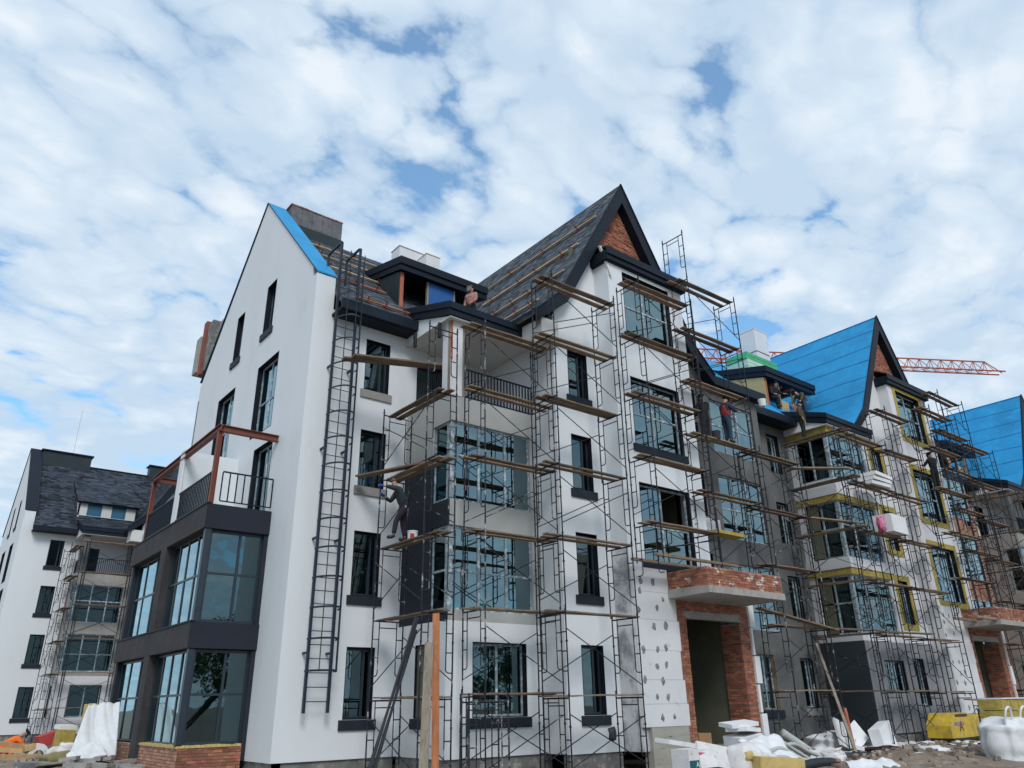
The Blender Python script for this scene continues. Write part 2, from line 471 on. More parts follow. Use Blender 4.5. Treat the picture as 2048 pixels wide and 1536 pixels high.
def wall(par, material, axis, c, u0, u1, v0, v1, op=(), clips=(), t=0.3, name='wall'):
    mb = MB()
    us = sorted({u0, u1} | {min(max(a, u0), u1) for o in op for a in o[:2]})
    vs = sorted({v0, v1} | {min(max(a, v0), v1) for o in op for a in o[2:4]})
    for i in range(len(us) - 1):
        for j in range(len(vs) - 1):
            um = (us[i] + us[i + 1]) / 2; vm = (vs[j] + vs[j + 1]) / 2
            if any(o[0] < um < o[1] and o[2] < vm < o[3] for o in op):
                continue
            pl = [(us[i], vs[j]), (us[i + 1], vs[j]), (us[i + 1], vs[j + 1]), (us[i], vs[j + 1])]
            for cl in clips:
                pl = clip_poly(pl, *cl)
                if len(pl) < 3:
                    break
            if len(pl) < 3:
                continue
            mb.poly([P3(axis, c, u, v) for u, v in pl])
            mb.poly([P3(axis, c, u, v, t) for u, v in reversed(pl)])
    for o in op:
        a0, a1 = max(o[0], u0), min(o[1], u1); b0, b1 = max(o[2], v0), min(o[3], v1)
        if a1 <= a0 or b1 <= b0:
            continue
        if o[0] > u0: mb.quad(P3(axis, c, a0, b0), P3(axis, c, a0, b0, t), P3(axis, c, a0, b1, t), P3(axis, c, a0, b1))
        if o[1] < u1: mb.quad(P3(axis, c, a1, b0), P3(axis, c, a1, b0, t), P3(axis, c, a1, b1, t), P3(axis, c, a1, b1))
        if o[2] > v0: mb.quad(P3(axis, c, a0, b0), P3(axis, c, a0, b0, t), P3(axis, c, a1, b0, t), P3(axis, c, a1, b0))
        if o[3] < v1: mb.quad(P3(axis, c, a0, b1), P3(axis, c, a0, b1, t), P3(axis, c, a1, b1, t), P3(axis, c, a1, b1))
    if clips:
        for a in (u0, u1):
            tp = v1
            for cl in clips:
                if cl[1] > 0: tp = min(tp, (cl[2] - cl[0] * a) / cl[1])
            if tp > v0:
                mb.quad(P3(axis, c, a, v0), P3(axis, c, a, v0, t), P3(axis, c, a, tp, t), P3(axis, c, a, tp))
    else:
        for a, ain in ((u0, u0 + .002), (u1, u1 - .002)):
            for j in range(len(vs) - 1):
                vm = (vs[j] + vs[j + 1]) / 2
                if any(o[0] < ain < o[1] and o[2] < vm < o[3] for o in op):
                    continue
                mb.quad(P3(axis, c, a, vs[j]), P3(axis, c, a, vs[j], t), P3(axis, c, a, vs[j + 1], t), P3(axis, c, a, vs[j + 1]))
        mb.quad(P3(axis, c, u0, v1), P3(axis, c, u0, v1, t), P3(axis, c, u1, v1, t), P3(axis, c, u1, v1))
    mb.quad(P3(axis, c, u0, v0), P3(axis, c, u0, v0, t), P3(axis, c, u1, v0, t), P3(axis, c, u1, v0))
    return link(name, mb, material, par, fix=False)


def abox(mb, axis, c, u0, u1, v0, v1, d0, d1, mi=0):
    if axis == 'y':
        mb.box(u0, u1, c + d0, c + d1, v0, v1, mi)
    else:
        mb.box(c + d0, c + d1, u0, u1, v0, v1, mi)


def window(par, axis, c, u0, u1, v0, v1, mull=(), trans=None, frame='frame_dark', reveal='reveal', sill=None, glass='glass',
           inset=0.17, skip=(), fw=0.055, rev=True, tilt=None, surround=None):
    mb = MB()
    g = 0.004
    if rev:
        e = 0.02
        abox(mb, axis, c, u0 + g, u0 + e, v0 + g, v1 - g, -0.006, 0.30, 1)
        abox(mb, axis, c, u1 - e, u1 - g, v0 + g, v1 - g, -0.006, 0.30, 1)
        abox(mb, axis, c, u0 + e, u1 - e, v1 - e, v1 - g, -0.006, 0.30, 1)
        abox(mb, axis, c, u0 + e, u1 - e, v0 + g, v0 + e, -0.003, 0.30, 1)
    else:
        e = 0.0
    U0, U1, V0, V1 = u0 + e + g, u1 - e - g, v0 + e + g, v1 - e - g
    d0, d1 = inset, inset + 0.07
    abox(mb, axis, c, U0, U0 + fw, V0, V1, d0, d1)
    abox(mb, axis, c, U1 - fw, U1, V0, V1, d0, d1)
    abox(mb, axis, c, U0 + fw, U1 - fw, V1 - fw, V1, d0, d1)
    abox(mb, axis, c, U0 + fw, U1 - fw, V0, V0 + fw, d0, d1)
    cu = [U0 + fw] + [x for mlt in mull for x in (mlt - 0.035, mlt + 0.035)] + [U1 - fw]
    for mlt in mull:
        abox(mb, axis, c, mlt - 0.035, mlt + 0.035, V0 + fw, V1 - fw, d0, d1)
    cv = [V0 + fw] + ([trans - 0.03, trans + 0.03] if trans else []) + [V1 - fw]
    if trans:
        for k in range(0, len(cu), 2):
            abox(mb, axis, c, cu[k], cu[k + 1], trans - 0.03, trans + 0.03, d0, d1)
    w = link('window', mb, [M[frame], M[reveal]], par)
    n = 0
    for k in range(0, len(cu), 2):
        for j in range(0, len(cv), 2):
            if n not in skip:
                pb = MB()
                abox(pb, axis, c, cu[k], cu[k + 1], cv[j], cv[j + 1], inset + 0.025, inset + 0.035)
                # every pane sits a hair out of true, as glazing does
                gname = glass
                p = link('pane', pb, M[gname], w)
                a = random.uniform(-1, 1) * 0.006; b = random.uniform(-1, 1) * 0.006
                p.rotation_euler = (a, 0, b) if axis == 'y' else (0, a, b)
                if tilt == n:
                    p.rotation_euler = (R(7), 0, 0) if axis == 'y' else (0, R(-7), 0)
            n += 1
    if sill:
        sb = MB()
        abox(sb, axis, c, u0 - 0.11, u1 + 0.11, v0 - 0.26, v0 - 0.005, -0.055, 0.10)
        link('sill', sb, M[sill], w)
    if surround:
        sb = MB()
        for (a0, a1, b0, b1) in ((u0 - 0.24, u0, v0 - 0.24, v1 + 0.24), (u1, u1 + 0.24, v0 - 0.24, v1 + 0.24),
                                 (u0, u1, v1, v1 + 0.24), (u0, u1, v0 - 0.24, v0)):
            s2 = MB(); abox(s2, axis, c, a0, a1, b0, b1, -0.03, 0.12)
            link('wool_strip', s2, M['wool'], w)
    return w


BRICKMESH = {}
brick_count = {}


def brick_mesh(material):
    k = material
    if k not in BRICKMESH:
        me = bpy.data.meshes.new('brick')
        mb = MB(); mb.box(-.5, .5, -.5, .5, -.5, .5)
        me.from_pydata(mb.v, [], mb.f); me.materials.append(M[k])
        BRICKMESH[k] = me
    return BRICKMESH[k]


def bricks(par, owner, axis, c, u0, u1, v0, v1, material='brick', clips=(), single=True, rough=0.006, back=True, thick=0.10):
    """courses of separate bricks over a mortar bed; the first 290 per owner are objects, the rest one joined part"""
    BL, BH, J = 0.25, 0.077, 0.015
    mb = MB(); n = 0
    row = 0
    v = v0
    base = wloc(par)
    while v + BH <= v1 + 0.02:
        u = u0 - (BL / 2 if row % 2 else 0)
        while u < u1 - 0.02:
            a, b = max(u, u0), min(u + BL - J, u1)
            if b - a > 0.04:
                ok = all(cl[0] * x + cl[1] * y <= cl[2] for cl in clips for x in (a, b) for y in (v, v + BH))
                if ok:
                    d = random.uniform(-rough, rough)
                    top = min(v + BH - J, v1)
                    if single and brick_count.get(owner, 0) < {'endplinth': 100}.get(owner, 190):
                        brick_count[owner] = brick_count.get(owner, 0) + 1
                        o = bpy.data.objects.new('brick', brick_mesh(material))
                        C.objects.link(o); o.parent = par
                        o.location = Vector(P3(axis, c, (a + b) / 2, (v + top) / 2, 0.03 + d)) - base
                        o.scale = ((b - a), 0.08, top - v) if axis == 'y' else (0.08, b - a, top - v)
                    else:
                        abox(mb, axis, c, a, b, v, top, -0.01 + d, 0.05)
            u += BL
        v += BH
        row += 1
    if mb.v:
        stuff(link('brickwork', mb, M[material], par, fix=False))
    if back:
        wall(par, M['mortar'], axis, c + 0.012, u0, u1, v0, v1, clips=clips, t=thick, name='mortar_bed')


def shingles(par, p0, udir, vdir, ulen, vlen, material, tab=0.20, course=0.145, keep=None):
    """bitumen tabs in courses, uneven in length and thickness; u along the eave, v up the slope"""
    u = Vector(udir).normalized(); v = Vector(vdir).normalized(); n = u.cross(v).normalized()
    if n.z < 0: n = -n
    p0 = Vector(p0)
    mb = MB()
    rows = int(vlen / course)
    for r in range(rows):
        x = -random.uniform(0, tab)
        while x < ulen:
            w = tab * random.uniform(0.55, 1.3)
            a, b = max(0, x), min(ulen, x + w - 0.006)
            if b - a > 0.02:
                dn = random.choice((0.0, 0.0, 0.03, 0.05))
                th = random.uniform(0.012, 0.022)
                lo = p0 + v * (r * course - dn); hi = p0 + v * ((r + 1) * course + 0.01)
                q = [lo + u * a + n * 0.004, lo + u * b + n * 0.004, hi + u * b + n * 0.002, hi + u * a + n * 0.002]
                if keep is None or keep(q[0]):
                    i = len(mb.v)
                    t = [q[0] + n * th, q[1] + n * th, q[2] + n * 0.006, q[3] + n * 0.006]
                    mb.v += [tuple(z) for z in q[:2] + t]
                    # 0,1 low edge bottom; 2..5 top
                    for f in ((2, 3, 4, 5), (0, 1, 3, 2)):
                        mb.f.append(tuple(i + k for k in f)); mb.m.append(0)
            x += w
    return stuff(link('shingle', mb, material, par, fix=False))


def roof_slab(par, pts, thick, material, name='roof'):
    """thick planar slab under pts (top surface)"""
    a, b, c = Vector(pts[0]), Vector(pts[1]), Vector(pts[2])
    n = (b - a).cross(c - a).normalized()
    if n.z > 0: n = -n
    mb = MB(); mb.prism(pts, n * thick)
    return link(name, mb, material, par)


# ------------------------------------------------------------------ ground and sky
def hill(x, y, cx, cy, rx, ry, h):
    return h * math.exp(-(((x - cx) / rx) ** 2 + ((y - cy) / ry) ** 2))


def ground_z(x, y):
    z = 0.0
    z += 0.06 * math.sin(x * 0.9 + 1.3 * math.sin(y * 0.7)) * math.cos(y * 0.8)
    z += hill(x, y, 23, 12.0, 4.5, 1.6, 0.30) + hill(x, y, 17, 12.3, 3.0, 1.0, 0.12) + hill(x, y, 30, 13.5, 5, 1.5, 0.25)
    z += hill(x, y, 4.5, 27, 2.2, 3, 0.45) + hill(x, y, 4.0, 33, 2.5, 3, 0.35) + hill(x, y, 5.6, 24.5, 1.2, 2.0, 0.1)
    z += hill(x, y, 27.5, 16.6, 2.2, 0.8, 0.4)
    return z - 0.03


mb = MB()
xs = [-3000, -800, -200, -60] + [-20 + i * 0.5 for i in range(151)] + [80, 120, 260, 900, 3000]
ys = [-3000, -800, -200, -40] + [-5 + i * 0.5 for i in range(111)] + [70, 120, 260, 900, 3000]
rnd = random.Random(3)
for y in ys:
    for x in xs:
        z = ground_z(x, y) + (rnd.uniform(-0.035, 0.035) if abs(x) < 70 and abs(y) < 60 else 0)
        mb.v.append((x, y, z))
nx = len(xs)
for j in range(len(ys) - 1):
    for i in range(nx - 1):
        mb.f.append((j * nx + i, j * nx + i + 1, (j + 1) * nx + i + 1, (j + 1) * nx + i)); mb.m.append(0)
g = link('ground', mb, M['dirt'], None, loc=(0, 0, 0), smooth=True, fix=False)
structure(g)


# ------------------------------------------------------------------ the buildings
ROWS = [(1.40, 3.23), (4.60, 6.42), (7.75, 9.52), (10.83, 12.58)]


def balustrade(par, pts, z0, z1, material, step=0.12, post=True):
    for a, b in zip(pts, pts[1:]):
        a = Vector((*a, 0)); b = Vector((*b, 0)); d = (b - a); n = max(2, int(d.length / step))
        rb = MB()
        sd2 = d.normalized().cross(Vector((0, 0, 1))) * 0.02
        rb.hexa([a - sd2 + Vector((0, 0, z1 - .04)), b - sd2 + Vector((0, 0, z1 - .04)), b + sd2 + Vector((0, 0, z1 - .04)), a + sd2 + Vector((0, 0, z1 - .04)),
                 a - sd2 + Vector((0, 0, z1)), b - sd2 + Vector((0, 0, z1)), b + sd2 + Vector((0, 0, z1)), a + sd2 + Vector((0, 0, z1))])
        rl = link('railing', rb, material, par)
        r3 = MB()
        r3.hexa([a - sd2 + Vector((0, 0, z0)), b - sd2 + Vector((0, 0, z0)), b + sd2 + Vector((0, 0, z0)), a + sd2 + Vector((0, 0, z0)),
                 a - sd2 + Vector((0, 0, z0 + .03)), b - sd2 + Vector((0, 0, z0 + .03)), b + sd2 + Vector((0, 0, z0 + .03)), a + sd2 + Vector((0, 0, z0 + .03))])
        link('bottom_rail', r3, material, rl)
        me = None
        for k in range(n + 1):
            p = a + d * (k / n)
            if me is None:
                bb = MB(); bb.box(p.x - .016, p.x + .016, p.y - .016, p.y + .016, z0 + .03, z1 - .04)
                o = link('baluster', bb, material, rl); me = o; p_first = p
            else:
                o2 = me.copy(); C.objects.link(o2); o2.parent = rl
                o2.location = me.location + (p - p_first)


def add_box_part(par, name, material, x0, x1, y0, y1, z0, z1):
    mb = MB(); mb.box(x0, x1, y0, y1, z0, z1)
    return link(name, mb, material, par)


def foam_patches(par, axis, c, spots):
    for (u, v) in spots:
        mb = MB(); n = 9
        r0 = random.uniform(0.07, 0.11)
        ring = []
        for k in range(n):
            t = 2 * math.pi * k / n
            r = r0 * random.uniform(0.65, 1.25)
            ring.append(P3(axis, c, u + r * math.cos(t) * 0.85, v + r * math.sin(t) * 1.15, -0.004))
        i = len(mb.v)
        mb.v += ring + [P3(axis, c, u, v, -0.022)]
        for k in range(n):
            mb.f.append((i + k, i + (k + 1) % n, i + n)); mb.m.append(0)
        link('glue_patch', mb, M['glue'], par)


def terrace(par, q):
    """one gabled stretch of the terrace; q = dict of plan lines and finishes"""
    ox = q['ox']; yb = q['yb']; yf = q['ybay']; yw = q['yw']; yp = q['yp']; px0, px1 = q['px0'], q['px1']; ax = q['ax']
    st = q['style']
    fin = st in ('finished',)
    xb = 11.65 + ox; xw = q.get('xw', 14.95 + ox); xl = q['xl']
    W = M[q['w_main']]; WB = M[q['w_band']]; WL = M[q['w_low']]; WS = M[q['w_side']]
    yr = yw - 0.30
    ridge_y = yb + 5.6
    fr = q['frame']; surround = q.get('wool', False)
    # ---- back wall with the first column of windows
    if fin: sl = ['sill_dark', 'sill_dark', 'sill_grey', 'sill_grey']
    elif st == 'left': sl = ['sill_dark'] * 4
    else: sl = ['sill_grey', None, None, None]
    ops = [(10.05 + ox, 10.92 + ox, a, b) for a, b in ROWS]
    wall(par, W if q.get('w_back') is None else M[q['w_back']], 'y', yb, xl, xb, 0.46, 13.25, ops, t=0.34)
    for k, o in enumerate(ops):
        window(par, 'y', yb, *o, mull=(o[0] + 0.62,), frame='frame_dark' if fin or st == 'left' else 'frame_film', sill=sl[k], tilt=0 if k in (1, 3) and fin else None)
    add_box_part(par, 'plinth', M['slab_dark'], xl + 0.05, xb, yb + 0.06, yb + 0.3, -0.3, 0.46)
    # ---- bay: left side
    sops = [(yf - 0.01, yf + 0.86, 4.08, 6.36), (yf - 0.01, yf + 0.86, 7.08, 9.42), (yf + 0.8, yf + 1.5, 1.40, 3.25)]
    if fin:
        wall(par, M['white'], 'x', xb, yf, yb, 0.46, 3.80, sops[2:], t=0.05)
        wall(par, M['navy_wall'], 'x', xb, yf, yb, 3.80, 8.55, sops[:2], t=0.05)
        wall(par, M['cream'], 'x', xb, yf, yb, 8.55, 10.25, sops[:2], t=0.05)
    else:
        if st == 'foam':
            sops = [(yf - 0.01, yb - 0.35, 4.08, 6.36), (yf - 0.01, yb - 0.35, 7.08, 9.42), (yf - 0.01, yb - 0.35, 10.4, 12.4)]
            wall(par, M['slate_coat'], 'x', xb, yf, yb, 0.46, 3.82, t=0.05)
            wall(par, WB, 'x', xb, yf, yb, 3.82, 10.05, sops[:2], t=0.05)
        else:
            wall(par, WL, 'x', xb, yf, yb, 0.46, 3.82, sops[2:], t=0.05)
            wall(par, WB, 'x', xb, yf, yb, 3.82, 10.25, sops[:2], t=0.05)
    gl_s = q.get('glass_side', 'glass')
    for k, o in enumerate(sops):
        if o[0] < yf: o = (yf + .15,) + o[1:]
        if st == 'foam':
            window(par, 'x', xb, *o, mull=((o[0] + o[1]) / 2,), trans=(o[2] + 1.2) if k < 2 else None, frame=fr, rev=False, inset=0.06, glass='glass')
        elif k < 2:
            window(par, 'x', xb, *o, trans=o[2] + (1.05 if k == 0 else 1.32), frame=fr, rev=False, inset=0.06, glass=gl_s)
        else:
            window(par, 'x', xb, *o, mull=(o[0] + .35,), frame='frame_dark', sill='sill_dark' if fin else None, glass=gl_s)
    add_box_part(par, 'plinth', M['slab_dark'], xb + 0.06, xw + .3, yf + 0.06, yb, -0.3, 0.46)
    # ---- bay: front
    fops = [(xb + 0.03, xw - 0.28, 4.08, 6.36), (xb + 0.03, xw - 0.28, 7.08, 9.46)]
    gop = [(xb + 0.86, xw - 0.58, 1.40, 3.28)]
    if st == 'foam': gop = [(xb + 1.3, xb + 2.85, 1.9, 3.12)]
    zt = 10.25 if st != 'foam' else 10.05
    if fin:
        wall(par, M['white'], 'y', yf, xb + .05, xw, 0.46, 3.80, gop, t=0.3)
        wall(par, M['cream'], 'y', yf, xb + .05, xw, 3.80, zt, fops, t=0.3)
    else:
        wall(par, WL, 'y', yf, xb + .05, xw, 0.46, 3.82, gop, t=0.3)
        wall(par, WB, 'y', yf, xb + .05, xw, 3.82, zt, fops, t=0.3)
    # corner posts where the side wall stops short of the front plane
    corner_m = M['cream'] if fin else WB
    for o in fops:
        add_box_part(par, 'corner_post', M[fr], xb + .05, xb + .15, yf + .05, yf + .15, o[2], o[3])
    for k, o in enumerate(fops):
        ms = (xb + 1.10, xb + 2.08) if k == 0 else (xb + 1.10, xb + 2.08)
        window(par, 'y', yf, o[0] + .12, *o[1:], mull=ms, trans=o[2] + (1.04 if k == 0 else 1.36), frame=fr, rev=False, inset=0.06, glass=q.get('glass_front', 'glass'))
    window(par, 'y', yf, *gop[0], mull=((gop[0][0] + gop[0][1]) / 2,), frame='frame_film' if fin else fr, sill='sill_dark' if fin else None)
    if st == 'foam':
        # bands of yellow wool under the foam aprons, top storey closed in with glazing instead of a loggia
        for z in (6.38, 9.44):
            for bx in ((xb - 0.05, xb, yf - .05, yb), (xb, xw - 0.02, yf - 0.05, yf)):
                add_box_part(par, 'wool_strip', M['wool'], *bx, z, z + 0.26)
        for z in (6.64, 9.70):
            for bx in ((xb - 0.09, xb, yf - .09, yb), (xb, xw - 0.02, yf - 0.09, yf)):
                add_box_part(par, 'foam_board', M['foam_wall'], *bx, z, z + 0.40)
        wall(par, WB, 'y', yf, xb + .05, xw, 10.05, 12.75, [(xb + 0.03, xw - 0.28, 10.4, 12.4)], t=0.3)
        wall(par, WB, 'x', xb, yf, yb, 10.05, 12.75, [sops[2]], t=0.05)
        add_box_part(par, 'corner_post', M[fr], xb + .05, xb + .15, yf + .05, yf + .15, 10.4, 12.4)
        window(par, 'y', yf, xb + 0.15, xw - 0.28, 10.4, 12.4, mull=(xb + 1.1, xb + 2.08), frame=fr, rev=False, inset=0.06, glass='glass_sky')
        add_box_part(par, 'wool_strip', M['wool'], xb - 0.05, xw - 0.02, yf - 0.05, yf, 12.45, 12.75)
        add_box_part(par, 'wool_strip', M['wool'], xb - 0.05, xb, yf, yb, 12.45, 12.75)
        for a, b in ((1.9, 3.1),):
            pass
    else:
        # ---- loggia
        balm = M['navy_metal']
        balustrade(par, [(xb + 0.12, yb - 0.4), (xb + 0.12, yf + 0.6)], 10.30, 11.22, balm)
        balustrade(par, [(xb + 0.45, yf + 0.06), (xw - 0.1, yf + 0.06)], 10.30, 11.24, balm)
        cw = 0.55
        add_box_part(par, 'corner_column', M['foam_wall'] if fin else M['grey_wall'], xb - 0.02, xb + 0.42, yf - 0.02, yf + 0.42, zt, 12.72)
        if fin:
            add_box_part(par, 'column_strip', M['wood_grey'], xb - 0.035, xb - 0.02, yf - 0.02, yf + 0.10, zt, 12.70)
            add_box_part(par, 'column_strip', M['wood_red'], xb - 0.02, xb + 0.05, yf - 0.035, yf - 0.02, 11.4, 12.70)
            add_box_part(par, 'column_strip', M['wood_grey'], xb + 0.42, xb + 0.50, yf, yf + 0.42, zt, 12.70)
        wall(par, W, 'y', yb, xb, xw, 10.0, 12.8, [(xb + 0.3, xb + 1.5, 10.1, 12.25)], t=0.3)
        window(par, 'y', yb, xb + 0.3, xb + 1.5, 10.1, 12.25, mull=(xb + .9,), frame='frame_dark')
        wall(par, WS, 'x', xw, yf, yb, 10.0, 13.3, t=0.3)
    add_box_part(par, 'floor_slab', M['slab'], xb + .02, xw - .02, yf + 0.32, yb, 9.85, 10.02)
    # ---- roof over the bay
    y0 = yf - 0.25; x0 = xb - 0.22; x1 = xw + 0.3; sl_ = 0.33
    yend = yb + 0.9
    zb = 12.74
    sof = MB(); sof.box(x0 + .03, x1, y0 + .03, yb + .05, zb - 0.04, zb)
    link('soffit', sof, M['soffit'], par)
    zf = zb + 0.02
    mbf = MB(); mbf.box(x0, x1, y0 - 0.02, y0 + 0.04, zf, zf + 0.40)
    mbf.box(x0 - 0.01, x1, y0 - 0.07, y0 - 0.02, zf + 0.20, zf + 0.42)
    link('fascia', mbf, M['navy_metal'], par)
    rise = sl_ * (yend - y0)
    sb = MB()
    sb.prism([(x0, y0 + .04, zf), (x0, yend, zf + rise), (x0, yend, zf + rise + .42), (x0, y0 + .04, zf + .42)], (0.05, 0, 0))
    sb.prism([(x0 - 0.04, y0 - .05, zf + .22), (x0 - .04, yend, zf + rise + .22), (x0 - .04, yend, zf + rise + .44), (x0 - .04, y0 - .05, zf + .44)], (0.04, 0, 0))
    link('fascia', sb, M['navy_metal'], par)
    tri = MB(); tri.prism([(x0 + .08, y0 + 0.05, zb), (x0 + .08, yend, zb), (x0 + .08, yend, zf + rise)], (0.06, 0, 0))
    link('gable_infill', tri, M['white'] if fin or st == 'foam' else M['soffit'], par)
    rm = M[q['bayroof']]
    roof_slab(par, [(x0, y0, zf + .44), (x1, y0, zf + .44), (x1, yend + .6, zf + .44 + rise + .6 * sl_), (x0, yend + .6, zf + .44 + rise + .6 * sl_)], 0.06, rm)
    # ---- eave of the main roof left of the bay
    ye = yb - 0.6
    slope = 0.976
    zr = 13.35
    xe0 = q.get('xe0', xl)
    top = zr + slope * (ridge_y - ye)
    roofm = q['roof']
    def mz(y): return zr + slope * (y - ye)
    xr1 = q['xr1']
    roof_slab(par, [(xe0, ye, zr), (xr1, ye + .05, zr + .05), (xr1, ridge_y, top), (xe0, ridge_y, top)], 0.10, M['membrane'] if roofm == 'membrane' else M['slab_dark'])
    roof_slab(par, [(xe0, ridge_y + 6.2, zr), (xe0, ridge_y, top), (xr1, ridge_y, top), (xr1, ridge_y + 6.2, zr)], 0.10, M['membrane'] if roofm == 'membrane' else M['shingle'])
    gt = MB()
    gt.box(xe0 - 0.05, xb - 0.1, ye - 0.14, ye - 0.02, zr - 0.34, zr + 0.0)
    gt.box(xe0 - 0.05, xb - 0.1, ye - 0.02, yb + 0.02, zr - 0.36, zr - 0.28)
    link('gutter', gt, M['navy_metal'], par)
    if roofm != 'membrane':
        sm = M['shingle_dk'] if st == 'left' else M['shingle']
        Lv = math.hypot(ridge_y - ye, top - zr)
        shingles(par, (xe0, ye - .02, zr + .0), (1, 0, 0), (0, 1, slope), xr1 - xe0 - (1.0 if fin else 0), Lv, sm,
                 tab=0.24 if st != 'left' else 0.42, course=0.145 if st != 'left' else 0.19)
        if st == 'left':
            add_box_part(par, 'ridge_cap', M['navy_metal'], xe0, xr1, ridge_y - .12, ridge_y + .12, top + .0, top + .08)
    # ---- dormer
    dx0, dx1, dy = xb - 0.32, xw + q.get('dw', 0.12), yb + 0.5
    dz0 = mz(dy) - 0.05; dz1 = 15.80
    ds = 0.25
    yd_end = dy + (dz1 + 0.5 - mz(dy)) / (slope - ds) + .3
    dt = MB()
    if st != 'left':
        dt.prism([(dx0, dy - .2, dz1), (dx0, yd_end, dz1 + ds * (yd_end - dy + .2)), (dx0, yd_end, dz1 + .45 + ds * (yd_end - dy + .2)), (dx0, dy - .2, dz1 + .45)], (dx1 - dx0, 0, 0))
        link('dormer_roof', dt, M['navy_metal'], par)
        d2 = MB()
        d2.prism([(dx0 - .04, dy - .26, dz1 + .22), (dx0 - .04, yd_end, dz1 + .22 + ds * (yd_end - dy + .26)), (dx0 - .04, yd_end, dz1 + .5 + ds * (yd_end - dy + .26)), (dx0 - .04, dy - .26, dz1 + .5)], (dx1 - dx0 + .04, 0, 0))
        link('dormer_cap', d2, M['navy_metal'], par)
        sd_ = MB()
        sd_.prism([(dx0 + .06, dy, dz0), (dx0 + .06, yd_end, mz(yd_end)), (dx0 + .06, yd_end, dz1 + ds * (yd_end - dy)), (dx0 + .06, dy, dz1)], (0.08, 0, 0))
        dside = link('dormer_side', sd_, M['zinc'] if fin else M['osb'], par)
        if fin:
            for k in range(1, 5):
                yy = dy + k * 0.42
                sm_ = MB(); sm_.box(dx0 + .035, dx0 + .06, yy - .012, yy + .012, mz(yy), dz1 + ds * (yy - dy))
                link('seam', sm_, M['zinc'], dside)
        # front: post, opening, blue sheet, opening
        add_box_part(par, 'timber_post', M['wood_red'], dx0 + .10, dx0 + .24, dy - .02, dy + .12, dz0, dz1)
        add_box_part(par, 'timber_post', M['wood_grey'], dx0 + 1.22, dx0 + 1.28, dy, dy + .10, dz0 + .05, dz1)
        if fin:
            add_box_part(par, 'blue_sheet', M['blue_board'], dx0 + 1.28, dx0 + 2.36, dy + .01, dy + .05, dz0 + .02, dz1)
        else:
            add_box_part(par, 'timber_post', M['wood_red'], dx0 + 2.4, dx0 + 2.54, dy - .02, dy + .12, dz0, dz1)
            add_box_part(par, 'board', M['osb'], dx0 + 1.28, dx0 + 1.9, dy + .01, dy + .04, dz0, dz0 + .55)
        add_box_part(par, 'timber_post', M['wood_grey'], dx0 + 2.36, dx0 + 2.42, dy, dy + .10, dz0 + .05, dz1)
        add_box_part(par, 'sill_rail', M['soffit'], dx0 + .24, dx1, dy - .02, dy + .1, dz0 - .05, dz0 + .03)
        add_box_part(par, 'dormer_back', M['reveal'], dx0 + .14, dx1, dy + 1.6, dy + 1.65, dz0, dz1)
        if not fin:
            for k in range(5):
                add_box_part(par, 'rafter', M['wood_red'], dx0 + .4 + k * .62, dx0 + .46 + k * .62, dy + .1, dy + 1.6, dz1 - .14, dz1)
    else:
        # finished dormer: white cheeks, pitched shingled roof, two windows, blue film on the glass
        fx0, fx1 = xb - 0.25, xw + .2
        wall(par, M['soffit'], 'y', dy, fx0, fx1, dz0 + .2, 15.55, [(fx0 + .55, fx0 + 1.5, 14.6, 15.45), (fx0 + 2.15, fx0 + 3.1, 14.6, 15.45)], t=0.2)
        for a in (fx0 + .55, fx0 + 2.15):
            window(par, 'y', dy, a, a + .95, 14.6, 15.45, frame='film_teal', rev=False, inset=.02, glass='film_teal')
        sdm = MB()
        sdm.prism([(fx0, dy, dz0), (fx0, yd_end, mz(yd_end)), (fx0, dy, 15.55)], (0.08, 0, 0))
        link('dormer_side', sdm, M['soffit'], par)
        roof_slab(par, [(fx0 - .2, dy - .3, 15.5), (fx1 + .2, dy - .3, 15.5), (fx1 + .2, dy + 3.6, 15.5 + 3.9 * .62), (fx0 - .2, dy + 3.6, 15.5 + 3.9 * .62)], .12, M['navy_metal'], 'dormer_roof')
        shingles(par, (fx0 - .2, dy - .32, 15.52), (1, 0, 0), (0, 1, .62), fx1 - fx0 + .4, 4.5, M['shingle_dk'], tab=.42, course=.19)
        shingles(par, (x0, y0 - .02, zf + .46), (1, 0, 0), (0, 1, sl_), x1 - x0, 3.6, M['shingle_dk'], tab=.42, course=.19)
    # ---- second wall with gable
    kx, kz, ex = 3.40, 14.24, 4.50      # half width and height of the kink of the rake
    az = 20.12
    s1 = (az - kz) / kx; s2 = (kz - 13.22) / (ex - kx)
    inset = 0.55
    # wall under the rakes: v + s1*|u-ax| <= az - inset...
    cl = [(s1, 1, az - inset + s1 * ax), (-s1, 1, az - inset - s1 * ax)]
    # the planes of the lower, flatter slopes only bound from above next to the eaves
    wops = [(15.54 + ox + q.get('wdx', 0), 16.41 + ox + q.get('wdx', 0), a, b - (0.13 if k == 3 else 0)) for k, (a, b) in enumerate(ROWS)]
    low = M['white'] if fin else WL
    wall(par, low, 'y', yw, xw, px0, 0.46, 3.82, wops, t=0.3)
    wall(par, W, 'y', yw, xw, px0, 3.82, 16.449, wops, clips=cl, t=0.3)
    # side face of this wall back to the bay
    wall(par, WS, 'x', xw, yw + .3, max(yf, yw + .31), 0.46, 13.3, t=0.3)
    for k, o in enumerate(wops):
        window(par, 'y', yw, *o, mull=(o[0] + .60,), frame='frame_dark' if fin or st == 'left' else 'frame_film', sill='sill_dark' if fin or st == 'left' else None,
               surround=surround and k > 0, tilt=0 if (k == 1 and fin) else None)
    add_box_part(par, 'plinth', M['slab_dark'], xw + .06, px0, yw + .06, yw + .3, -0.3, 0.46)
    # brick triangle
    zb0 = 15.6
